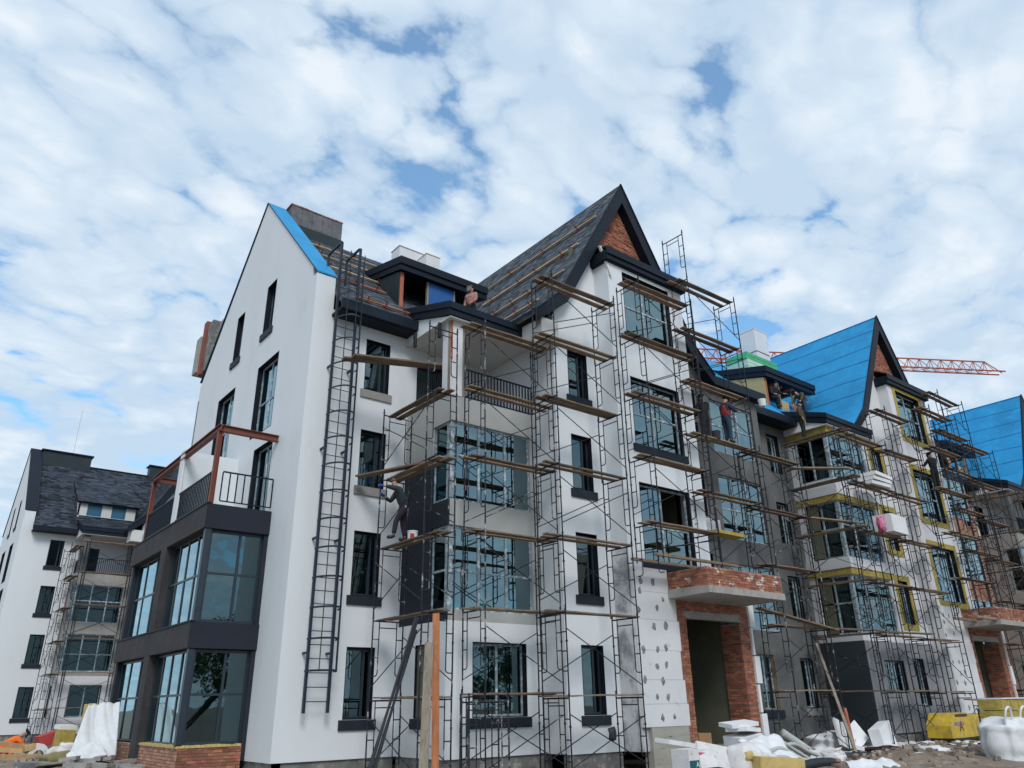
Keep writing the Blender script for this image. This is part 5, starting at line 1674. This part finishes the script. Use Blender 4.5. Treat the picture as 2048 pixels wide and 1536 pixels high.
box_thing('red_plank', 'thin red painted board sticking out above the big bag', 'plank', (31.0, 12.9, 1.60), (1.6, .2, .04), (0, R(1), R(10)), M['wood_red'])
mb = MB()
for z in (.75, 1.0, 1.25): mb.tube((33.6, 13.9, z), (35.0, 13.9, z - .02), .025)
mb.tube((33.6, 13.9, 0), (33.7, 13.9, 1.3), .03); mb.tube((35.0, 13.9, 0), (35.0, 13.9, 1.3), .03)
tag(link('steel_rack', mb, M['black']), 'small dark steel rack behind the yellow wool stack', 'rack')
# broken bricks, stones and offcuts on the earth
rn = random.Random(5)
mb = MB()
for k in range(900):
    if rn.random() < .7: x = rn.uniform(12, 34); y = rn.uniform(10.2, 15.2)
    else: x = rn.uniform(2.6, 6.2); y = rn.uniform(20, 38)
    z = ground_z(x, y); s = rn.uniform(.02, .09)
    a = rn.uniform(0, 3)
    mb.obox((x, y, z + s * .4), (s * math.cos(a), s * math.sin(a), s * rn.uniform(-.3, .3)), (-s * .7 * math.sin(a), s * .7 * math.cos(a), 0), (0, 0, s * .6))
rb = link('rubble', mb, mat('rubble', (0.28, .24, .20), .95, .3, 3, .6, 20, (.30, .12, .07), (.55, .62), island=.5), None)
stuff(rb)
o = rb
box_thing('cardboard_scrap', 'orange brown board scrap beside the black pipe', 'scrap', (20.3, 12.2, .2), (.5, .3, .03), (R(15), R(10), R(30)), M['wood_red'])

for k, (lab, c, sz, sd_) in enumerate([
        ('slack white sack between the foam heap and the wool pack', (17.6, 12.5, .30), (.75, .6, .42), 61),
        ('flattened white sack behind the grey hoses', (20.4, 13.6, .22), (1.0, .6, .36), 62),
        ('small white sack beside the black pipe end', (20.9, 12.6, .18), (.6, .45, .36), 63),
        ('dusty sack on the earth bank below the foam boards', (22.2, 13.6, .24), (.9, .55, .36), 64),
        ('torn sack nearest the big white bag', (24.9, 11.8, .18), (.8, .6, .40), 65)]):
    blob('cement_sack', lab, 'sack', c, sz, M['paper'], sd_, sub=3, amp=.22, freq=3.3, rz=k * .7)
for k, (lab, cs) in enumerate([
        ('crumpled foil sheet draped over the foam heap', [(17.3, 12.9, .85), (18.7, 12.8, .95), (18.9, 12.2, .35), (17.2, 12.2, .38)]),
        ('trampled foil between the hoses and the crumpled bag', [(21.2, 14.0, .18), (23.6, 14.2, .30), (23.5, 13.3, .32), (21.3, 13.2, .20)]),
        ('foil scrap in front of the plastering machine', [(29.5, 13.6, .25), (31.6, 13.7, .30), (31.5, 13.0, .25), (29.6, 12.9, .2)]),
        ('foil hem hanging down the front of the earth bank', [(23.4, 11.6, .30), (25.4, 11.5, .32), (25.2, 11.0, .05), (23.6, 10.9, .02)])]):
    crumple('foil_sheet', lab, 'foil', cs, M['poly'], n=18, amp=.09, seed=70 + k, thick=.008)
box_thing('foam_offcut', 'square foam offcut on the bank left of the tilted block', 'foam board', (25.4, 14.4, .18), (.6, .4, .12), (R(12), R(8), R(30)), M['foam'])
box_thing('foam_offcut', 'narrow foam offcut right of the tilted block', 'foam board', (30.2, 14.6, .12), (.9, .3, .10), (R(5), R(-6), R(-15)), M['foam'])
box_thing('timber_offcut', 'short grey timber across the rubble near the white foil', 'timber', (22.0, 11.6, .20), (1.5, .12, .05), (R(3), R(4), R(25)), M['wood_grey'])
box_thing('timber_offcut', 'reddish timber offcut leaning in the scaffold of the second bay', 'timber', (26.3, 15.0, .0), (.12, .06, 1.5), (R(-12), R(14), 0), M['wood_red'])

# trees across the site, behind the photographer: the ground floor panes mirror them
def leaf_cloud(seed, rad, hgt, n=4200):
    rn = random.Random(seed); mb = MB()
    cl_ = [(Vector((rn.gauss(0, .45) * rad, rn.gauss(0, .45) * rad, hgt * rn.uniform(.35, 1.0))), rn.uniform(.25, .5) * rad) for _ in range(16)]
    for _ in range(n):
        c, r = rn.choice(cl_)
        d = Vector((rn.gauss(0, 1), rn.gauss(0, 1), rn.gauss(0, .8))).normalized() * r * rn.uniform(.6, 1.05)
        p = c + d; a = Vector((rn.uniform(-1, 1), rn.uniform(-1, 1), rn.uniform(-1, 1))).normalized() * rn.uniform(.10, .22)
        b = a.orthogonal().normalized() * rn.uniform(.08, .16)
        mb.quad(p - a, p + b, p + a, p - b)
    return mb


M['leaf'] = mat('spring_foliage', (0.060, 0.10, 0.028), .8, .3, .6, island=.4)
M['bark'] = mat('bark', (0.09, 0.07, 0.055), .95, .3, 3, .6, 12)
for k, (x, y, h) in enumerate([(-16, -42, 9), (2, -48, 10), (14, -44, 8.5), (30, -46, 10), (46, -40, 9.5), (62, -44, 11), (-42, 12, 10), (-46, 30, 11), (-40, 46, 9)]):
    t = thing('broadleaf_tree', ['green tree behind the camera mirrored in the end bay', 'tall green tree behind the camera before the near bay', 'small green tree behind the camera before the ladder', 'tall green tree behind the camera before the brick entrance',
                               'green tree behind the camera before the grey wall', 'tall tree behind the camera before the foam bay', 'green tree far left of the gable end', 'tallest tree left of the dark bay', 'short tree left near the far block'][k], 'tree', (x, y, 0), 'trees mirrored in the lower window panes')
    mb = MB(); mb.tube((x, y, -.2), (x + .1, y, h * .45), .20, 8, r1=.12)
    rn_ = random.Random(k)
    for q_ in range(7):
        a = rn_.uniform(0, 6.28); mb.tube((x + .05, y, h * rn_.uniform(.25, .45)), (x + math.cos(a) * 1.6, y + math.sin(a) * 1.6, h * rn_.uniform(.55, .85)), .07, 5, r1=.02)
    link('trunk', mb, M['bark'], t)
    link('crown', leaf_cloud(k, h * .40, h, 4200).shift((x, y, 0)), M['leaf'], t, fix=False)

# left hand heap between the two buildings
crumple('tarpaulin', 'white tarpaulin hanging over a pile beside the dark glazed bay', 'tarpaulin', [(5.45, 27.7, 1.92), (6.27, 27.5, 1.98), (6.1, 26.2, .55), (4.85, 26.3, .42)], M['poly'], n=34, amp=.06, seed=3, sag=.12, thick=.02)
crumple('tarpaulin', 'trailing lower hem of white foil beside the brick plinth', 'tarpaulin', [(4.85, 26.5, .62), (5.6, 26.3, 1.0), (5.9, 25.9, .45), (4.9, 26.0, .34)], M['poly'], n=22, amp=.05, seed=6, thick=.02)
box_thing('wool_pack', 'yellow wool pack peeping over the top of the white tarpaulin', 'mineral wool', (5.7, 27.9, 1.0), (.55, .5, .92), (0, 0, R(5)), M['wool_edge'])
box_thing('wool_pack', 'mineral wool pack left of the white tarpaulin', 'mineral wool', (5.1, 28.6, .75), (.42, .5, .45), (0, R(3), R(8)), M['wool'])
box_thing('foam_board', 'white board on top of the pile left of the tarpaulin', 'foam board', (5.15, 28.9, 1.22), (.5, .5, .12), (R(3), R(2), R(10)), M['foam'], GF)
box_thing('red_package', 'dark red wrapped package with a pale strap in the left heap', 'package', (4.95, 29.6, .80), (.72, .5, .34), (0, R(-18), R(8)), M['red'])
box_thing('grey_board', 'grey board standing on its corner behind the red package', 'board', (4.95, 31.0, .55), (.6, .06, .6), (R(-10), R(45), R(5)), M['slab_dark'])
for (c, r_, lab) in (((4.55, 28.9, .45), .30, 'white moulded plastic shell leftmost in the heap'), ((4.98, 28.3, .38), .30, 'white moulded plastic shell in the middle of the heap')):
    mb = MB(); n = 10
    for k in range(n):
        t0, t1 = math.pi * k / n, math.pi * (k + 1) / n
        a = [Vector((c[0] + rr * math.cos(t), c[1] + yy, c[2] + rr * 1.3 * math.sin(t))) for t in (t0, t1) for rr in (r_, r_ * .55) for yy in (0, .5)]
        mb.hexa([a[0], a[2], a[3], a[1], a[4], a[6], a[7], a[5]])
    tag(link('plastic_shell', mb, M['paper']), lab, 'plastic shell')
blob('sack', 'olive green sack at the front of the left heap', 'sack', (4.85, 27.0, .50), (.95, .7, .32), mat('olive_cloth', (.22, .20, .09), .9, .2, 4, .4, 20), 31)
blob('sack', 'dark blue sheet bundle against the brick plinth', 'sack', (5.75, 26.6, .52), (.75, .6, .38), M['navy_metal'], 33)
blob('sack', 'white paper sack slumped beside the red package', 'sack', (5.25, 28.3, .62), (.6, .5, .45), M['paper'], 37)
GT = 'timber offcuts in the left corner'
for k, (lab, c, s, r_) in enumerate([('top timber beam of the pile beside the orange worker', (3.95, 29.4, .74), (1.0, .16, .12), (0, R(8), R(-30))),
                       ('second timber beam of the pile beside the orange worker', (4.0, 29.2, .60), (1.1, .18, .12), (0, R(4), R(-20))),
                       ('short yellow timber block on the pile edge', (4.3, 29.0, .66), (.3, .25, .16), (0, R(-10), R(10))),
                       ('bottom timber beam in the left corner', (4.0, 28.7, .44), (1.2, .2, .13), (0, R(2), R(-10)))]):
    box_thing('timber_beam', lab, 'timber', c, s, r_, M['wood_new'], GT)
for k in range(4):
    box_thing('thin_board', ['topmost thin board lying before the left heap', 'second thin board lying before the left heap', 'third thin board lying before the left heap', 'lowest thin board lying before the left heap'][k], 'board',
              (5.0, 25.6 + k * .12, .46 - k * .06), (1.9, .35, .03), (R(3 * (k % 2)), R(-3 + 2 * k), R(10 - 6 * k)), M['wood_grey'], 'thin boards in the left corner')
box_thing('concrete_block', 'grey concrete lump at the lower left edge', 'concrete', (4.1, 26.2, .18), (.9, .6, .28), (R(4), R(3), R(12)), M['slab_dark'], bevel=.04)
mb = MB()
rn = random.Random(8)
for k in range(46):
    x = rn.uniform(4.6, 6.3); y = rn.uniform(21.6, 25.5) ; z = ground_z(x, y)
    a = rn.uniform(0, 3.1); L_ = rn.uniform(.1, .4)
    mb.obox((x, y, z + .1 + rn.uniform(0, .12)), (L_ * math.cos(a), L_ * math.sin(a), rn.uniform(-.05, .05)), (-.09 * math.sin(a), .09 * math.cos(a), 0), (0, 0, .05))
stuff(link('stone_debris', mb, M['slab'], None))

# ------------------------------------------------------------------ things on the scaffolds and roofs
bk = thing('bucket', 'white plastic bucket with red label on the plank beside the stooping worker', 'bucket', (10.95, 18.25, 5.90))
mb = MB(); mb.tube((10.95, 18.25, 5.90), (10.95, 18.25, 6.18), .125, 14, r1=.145); link('bucket_body', mb, M['foam'], bk)
mb = MB(); mb.tube((10.95, 18.25, 6.16), (10.95, 18.25, 6.19), .155, 14); link('rim', mb, M['foam'], bk)
mb = MB(); mb.box(10.80, 10.92, 18.10, 18.13, 5.96, 6.10); link('red_label', mb, M['red'], bk)
for lab, c, cat in (('black mixing bucket on the deck left of the worker in the red vest', (21.3, 15.3, 10.12), 'bucket'), ('pale upturned bucket on the upper deck above the red vest', (24.6, 15.4, 12.12), 'bucket')):
    mb = MB(); mb.tube(c, (c[0], c[1], c[2] + .28), .13, 12, r1=.16)
    tag(link('bucket', mb, M['black'] if 'black' in lab else M['foam']), lab, cat)
box_thing('wool_pack', 'yellow wool slab lying on the deck beside the open pier window', 'mineral wool', (20.35, 14.75, 6.53), (1.3, .5, .10), (0, R(2), R(-4)), M['wool'])
box_thing('foam_block', 'white foam block under the narrow window beside the pier', 'foam block', (21.7, 16.4, 7.15), (1.1, .25, .42), (0, 0, 0), M['foam'])
for k in range(3):
    box_thing('foam_board', ['top foam board of the stack on the second bay scaffold', 'middle foam board of the stack on the second bay scaffold', 'bottom foam board of the stack on the second bay scaffold'][2 - k], 'foam board',
              (32.0 + .07 * k, 15.3 - .05 * k, 10.06 + k * .185), (1.5, .7, .15), (0, R(.8 * k), R(2 * k - 2)), M['foam'], 'foam boards stacked on the second bay scaffold')
box_thing('foam_block', 'big white foam block on the scaffold below the stacked boards', 'foam block', (32.5, 15.2, 8.06), (1.5, .8, .75), (0, 0, R(4)), M['foam'], bevel=.01)
blob('plastic_net', 'pink net bag beside the big foam block', 'bag', (31.3, 15.0, 8.32), (.36, .25, .6), M['glue_pink'], 44, sub=3, amp=.32, freq=4)
gs = thing('green_stack', 'stack of green wrapped foam sheets on the dormer roof', 'foam sheets', (30.4, 19.7, 16.5))
for k in range(5):
    mb = MB(); mb.box(29.95 + random.uniform(0, .06), 32.5 + random.uniform(0, .05), 19.2, 20.4, 16.50 + k * .19, 16.50 + k * .19 + .17)
    link('foam_sheet', mb, M['green'] if k in (3, 4) else M['green_pale'], gs)
gl_ = blob('glove_pair', 'pair of dark gloves hanging on the crossed brace below the narrow windows', 'gloves', (14.9, 14.86, 1.0), (.24, .10, .30), M['black'], 51, sub=2)

# ------------------------------------------------------------------ crane
cr = thing('tower_crane', 'red lattice tower crane jib crossing behind the blue roofs', 'crane', (65.5, 59.5, 0))
jl = Vector((64.0, 97.0, 0)); 
def crane_pts():
    return Vector((64.6, 60.0, 42.0)), Vector((110.9, 32.7, 42.0))
ja, jb = crane_pts()
jd = (jb - ja); jn = jd.normalized(); jside = jn.cross(Vector((0, 0, 1))).normalized()
nseg = 34; hgt = 1.55; wd = .6
mb = MB()
for s in (-1, 1):
    mb.tube(ja + jside * wd * s, jb + jside * wd * s, .10, 6)
mb.tube(ja + Vector((0, 0, hgt)), jb - jn * 2.2 + Vector((0, 0, hgt)), .10, 6)
mb.tube(jb - jn * 2.2 + Vector((0, 0, hgt)), jb, .07, 6)
link('jib_chord', mb, M['crane'], cr)
for k in range(nseg - 1):
    a = ja + jd * (k / nseg); b = ja + jd * ((k + 1) / nseg); mid_ = (a + b) / 2 + Vector((0, 0, hgt))
    mb = MB()
    for s in (-1, 1):
        mb.tube(a + jside * wd * s, mid_, .045, 5); mb.tube(mid_, b + jside * wd * s, .045, 5)
    mb.tube(a - jside * wd, a + jside * wd, .04, 5); mb.tube(a - jside * wd, b + jside * wd, .035, 5)
    link('jib_bracing', mb, M['crane'], cr)
mb = MB()
mx0 = ja + jn * 1.0
for sx in (-.8, .8):
    for sy in (-.8, .8):
        mb.tube((mx0.x + sx, mx0.y + sy, 0), (mx0.x + sx, mx0.y + sy, 42.0), .10, 6)
for k in range(24):
    z = k * 1.85
    for sx, sy, ex_, ey_ in ((-.8, -.8, .8, -.8), (.8, -.8, .8, .8), (.8, .8, -.8, .8), (-.8, .8, -.8, -.8)):
        mb.tube((mx0.x + sx, mx0.y + sy, z), (mx0.x + ex_, mx0.y + ey_, z + 1.85), .05, 5)
link('mast', mb, M['crane'], cr)


# ------------------------------------------------------------------ people
def skin_obj(name, verts, edges, radii, material, par=None, sub=1, loc=(0, 0, 0)):
    me = bpy.data.meshes.new(name)
    me.from_pydata([tuple(v) for v in verts], edges, [])
    me.materials.append(material)
    o = bpy.data.objects.new(name, me); C.objects.link(o)
    if par: o.parent = par
    o.location = loc
    mod = o.modifiers.new('skin', 'SKIN'); mod.use_smooth_shade = True
    ly = me.skin_vertices[0] if me.skin_vertices else None
    if ly is None:
        bpy.context.view_layer.objects.active = o
        ly = me.skin_vertices[0]
    for i, r in enumerate(radii):
        ly.data[i].radius = r if isinstance(r, tuple) else (r, r)
        ly.data[i].use_root = (i == 0)
    sb = o.modifiers.new('sub', 'SUBSURF'); sb.levels = sub; sb.render_levels = sub
    return o


def person(label, loc, rz, P, top, legs, hat=None, vest=None, glove=None, group=None, skinc=(.42, .24, .17), scale=1.0, stripes=None):
    """P: joint positions in metres, facing +Y, x to the right, origin between the feet"""
    D = dict(pel=(0, 0, .95), wai=(0, .0, 1.10), che=(0, .0, 1.32), nec=(0, .0, 1.50), hed=(0, .03, 1.64),
             shL=(-.19, 0, 1.44), elL=(-.26, .0, 1.16), haL=(-.26, .12, .92), shR=(.19, 0, 1.44), elR=(.26, 0, 1.16), haR=(.26, .12, .92),
             hiL=(-.10, 0, .92), knL=(-.11, .02, .50), anL=(-.11, 0, .09), hiR=(.10, 0, .92), knR=(.11, .02, .50), anR=(.11, 0, .09), toL=None, toR=None)
    D.update(P)
    J = {k: Vector(v) if v is not None else None for k, v in D.items()}
    for s in 'LR':
        if J['to' + s] is None: J['to' + s] = J['an' + s] + Vector((0, .16, -.05))
    root = thing('person', label, 'person', loc, group, rz)
    root.scale = (scale,) * 3
    sk = mat('skin', skinc, .6, .1, 8)
    # body: one continuous skin from pelvis to head, hands with fingers, and feet
    V = []; E_ = []; Rr = []
    def add(p, r, parent=None):
        V.append(Vector(p)); Rr.append(r)
        if parent is not None: E_.append((parent, len(V) - 1))
        return len(V) - 1
    pel = add(J['pel'], .09); wai = add(J['wai'], .08, pel); che = add(J['che'], .095, wai); nec = add(J['nec'], .052, che)
    hd = J['hed']; up = (hd - J['nec']).normalized()
    ch_ = add(hd - up * .05, .075, nec); h2 = add(hd + up * .02, .092, ch_); add(hd + up * .085, .075, h2)
    fw = Vector(P.get('look', (0, 1, 0))).normalized()
    add(hd - up * .005 + fw * .105, .014, h2)        # nose
    add(hd + fw.cross(up) * .095, .018, h2); add(hd - fw.cross(up) * .095, .018, h2)   # ears
    for s in 'LR':
        sh = add(J['sh' + s], .060, che); el = add(J['el' + s], .042, sh)
        wr = add(J['ha' + s], .028, el)
        fd = (J['ha' + s] - J['el' + s]).normalized(); sd_ = fd.cross(Vector((0, 0, 1)))
        if sd_.length < .1: sd_ = Vector((1, 0, 0))
        sd_.normalize(); nn_ = fd.cross(sd_)
        palm = add(J['ha' + s] + fd * .06, .030, wr)
        for k, (o_, l_) in enumerate(((-.027, .07), (-.009, .08), (.009, .078), (.027, .062))):
            a_ = add(J['ha' + s] + fd * (.09) + sd_ * o_, .010, palm)
            add(J['ha' + s] + fd * (.09 + l_ * .8) + sd_ * o_ + nn_ * .02, .008, a_)
        th = add(J['ha' + s] + fd * .06 + sd_ * .045, .011, palm); add(J['ha' + s] + fd * .10 + sd_ * .06 + nn_ * .01, .009, th)
        hi = add(J['hi' + s], .085, pel); kn = add(J['kn' + s], .055, hi); an_ = add(J['an' + s], .034, kn); add(J['an' + s] * .35 + J['to' + s] * .65, .020, an_)
    skin_obj('body', V, E_, Rr, sk, root)
    # trousers
    V, E_, Rr = [], [], []
    pel = add(J['pel'] + Vector((0, 0, .02)), .150)
    add(J['wai'] + (J['che'] - J['wai']).normalized() * .06, .13, pel)
    for s in 'LR':
        hi = add(J['hi' + s], .125, pel); m_ = add((J['hi' + s] + J['kn' + s]) / 2, .100, hi); kn = add(J['kn' + s], .082, m_)
        m2 = add((J['kn' + s] + J['an' + s]) / 2, .076, kn); add(J['an' + s] + (J['kn' + s] - J['an' + s]).normalized() * .05, .070, m2)
    skin_obj('trousers', V, E_, Rr, legs, root)
    # jacket
    V, E_, Rr = [], [], []
    wai = add(J['wai'] - (J['che'] - J['wai']).normalized() * .20, .165); w2 = add(J['wai'], .158, wai); che = add(J['che'], .170, w2); add(J['che'] * .3 + J['nec'] * .7, .085, che)
    for s in 'LR':
        sh = add(J['sh' + s], .098, che); m_ = add((J['sh' + s] + J['el' + s]) / 2, .078, sh); el = add(J['el' + s], .070, m_)
        add(J['ha' + s] + (J['el' + s] - J['ha' + s]).normalized() * .05, .046, el)
    skin_obj('jacket', V, E_, Rr, top, root)
    if vest:
        V, E_, Rr = [], [], []
        wai = add(J['wai'] - (J['che'] - J['wai']).normalized() * .12, .178); w2 = add(J['wai'], .180, wai); che = add(J['che'], .192, w2); add(J['che'] * .4 + J['nec'] * .6, .14, che)
        for s in 'LR': add(J['che'] * .35 + J['sh' + s] * .65, .12, che)
        skin_obj('vest', V, E_, Rr, vest, root)
    for s in 'LR':
        V, E_, Rr = [], [], []
        a = add(J['an' + s] + Vector((0, 0, .06)), .066); b = add(J['an' + s] + Vector((0, -.01, -.02)), .064, a); add(J['to' + s] + Vector((0, .03, .01)), .052, b)
        skin_obj('boot', V, E_, Rr, M['black'], root)
        if glove:
            V, E_, Rr = [], [], []
            fd = (J['ha' + s] - J['el' + s]).normalized()
            a = add(J['ha' + s] - fd * .02, .042); b = add(J['ha' + s] + fd * .07, .045, a); add(J['ha' + s] + fd * .15, .028, b)
            skin_obj('glove', V, E_, Rr, glove, root)
    if hat:
        V, E_, Rr = [], [], []
        a = add(hd + up * .055, .105); add(hd + up * .115, .075, a); add(hd + up * .045 + fw * .12, .035, a)
        skin_obj('cap', V, E_, Rr, hat, root)
    else:
        V, E_, Rr = [], [], []
        a = add(hd + up * .05 - fw * .02, .100); add(hd + up * .10, .07, a); add(hd - up * .03 - fw * .06, .07, a)
        skin_obj('hair', V, E_, Rr, M['black'], root)
    for s in (-1, 1):
        e = bpy.data.meshes.new('eye'); bm = bmesh.new(); bmesh.ops.create_icosphere(bm, subdivisions=1, radius=.012); bm.to_mesh(e); bm.free(); e.materials.append(M['black'])
        eo = bpy.data.objects.new('eye', e); C.objects.link(eo); eo.parent = root; eo.location = hd + up * .015 + fw * .088 + fw.cross(up) * .033 * s
    return root


def cloth(n, c, c2=None): return mat(n, c, .9, .2, 6, .3, 25, c2, (.5, .6), wscale=9)


CL_black = cloth('black_cloth', (.010, .011, .014)); CL_navy = cloth('navy_cloth', (.018, .028, .050)); CL_jean = cloth('denim', (.022, .05, .085))
CL_slate = cloth('slate_jacket', (.022, .034, .046)); CL_red = cloth('red_vest', (.30, .03, .03)); CL_camo = cloth('brown_camouflage', (.075, .060, .032), (.03, .035, .018))
CL_pink = cloth('checked_shirt', (.40, .20, .17), (.24, .10, .09)); CL_orange = cloth('orange_hi_vis', (.90, .16, .02)); CL_blueg = cloth('blue_glove', (.015, .06, .30))
CL_maroon = cloth('dark_trousers', (.016, .012, .020))

# stooping man at the sill (seen from his right, facing left)
person('worker in slate jacket and blue gloves bending towards the grey sill', (10.62, 18.35, 5.90), R(72),
       dict(pel=(0, -.08, .93), wai=(0, -.04, 1.08), che=(0, .07, 1.30), nec=(0, .15, 1.45), hed=(0, .22, 1.58), look=(0, .8, .5),
            shL=(-.18, .11, 1.40), elL=(-.22, .36, 1.44), haL=(-.14, .56, 1.48), shR=(.18, .11, 1.40), elR=(.22, .28, 1.14), haR=(.14, .48, 1.26),
            hiL=(-.10, -.06, .90), knL=(-.12, .16, .52), anL=(-.13, .22, .10), hiR=(.10, -.08, .90), knR=(.13, -.08, .50), anR=(.12, -.16, .10)),
       CL_slate, CL_maroon, hat=cloth('olive_cap', (.16, .15, .10)), glove=CL_blueg)
person('man in pink checked shirt and cap standing at the dormer edge', (13.75, 19.45, 13.72), R(110), dict(elL=(-.25, .1, 1.15), haL=(-.18, .25, 1.0), che=(0, .05, 1.32)), CL_pink, CL_black, hat=cloth('grey_cap', (.25, .20, .18)), scale=1.0)
person('worker in red vest and jeans on the deck before the glazed grey wall', (22.15, 15.4, 10.14), R(-105), dict(hed=(0, .05, 1.64), look=(-.3, .8, .3), elR=(.25, .22, 1.2), haR=(.15, .42, 1.22), elL=(-.25, .15, 1.15), haL=(-.15, .38, 1.1)), CL_navy, CL_jean, hat=CL_black, vest=CL_red)
person('dark clad worker half hidden by the scaffold post left of the red vest', (21.35, 15.75, 10.14), R(-20), dict(elR=(.25, .2, 1.2), haR=(.1, .4, 1.3)), CL_black, CL_black, hat=CL_black)
person('man in black stepping out of the open dormer with a bucket', (30.6, 18.45, 13.95), R(170), dict(pel=(0, -.05, .90), che=(.0, .08, 1.26), nec=(0, .14, 1.42), hed=(0, .18, 1.54), hiR=(.1, -.05, .88), knR=(.14, .34, .80), anR=(.16, .30, .38), knL=(-.12, .05, .46),
       elL=(-.35, .05, 1.2), haL=(-.5, .2, 1.15), elR=(.3, .15, 1.05), haR=(.34, .35, .95)), CL_black, CL_black)
person('man in brown camouflage bending on the dormer roof edge', (31.7, 17.7, 13.75), R(80), dict(pel=(0, -.25, .92), wai=(0, -.10, 1.08), che=(0, .12, 1.22), nec=(0, .28, 1.28), hed=(0, .40, 1.30), look=(0, .9, -.2), shL=(-.19, .18, 1.24), shR=(.19, .18, 1.24),
       elL=(-.24, .30, .98), haL=(-.22, .45, .80), elR=(.24, .30, .98), haR=(.22, .42, .78)), CL_camo, CL_jean, hat=CL_black)
person('man in dark patterned jacket standing on the scaffold under the dormer men', (29.35, 16.6, 12.0), R(200), dict(elL=(-.27, .08, 1.16), haL=(-.26, .1, .9)), CL_camo, CL_black)
person('black clad worker with hood seen from behind on the foam pier scaffold', (36.75, 14.65, 10.52), R(-25), dict(pel=(0, -.03, .95), che=(0, .08, 1.30), elL=(-.3, .2, 1.2), haL=(-.26, .42, 1.3), elR=(.3, .2, 1.15), haR=(.26, .42, 1.1)), CL_black, CL_black, hat=CL_black)
person('crouching worker in orange hi-vis at the left edge', (4.25, 33.6, .1), R(-80), dict(pel=(0, -.15, .42), wai=(0, -.05, .58), che=(0, .18, .74), nec=(0, .36, .84), hed=(0, .48, .92), look=(0, .8, -.4), shL=(-.19, .26, .80), shR=(.19, .26, .80),
       elL=(-.25, .45, .58), haL=(-.2, .6, .42), elR=(.25, .45, .58), haR=(.2, .6, .42), hiL=(-.1, -.12, .42), hiR=(.1, -.12, .42), knL=(-.16, .26, .52), knR=(.16, .26, .52), anL=(-.15, .05, .10), anR=(.15, .05, .10)), CL_orange, CL_orange, hat=CL_black)
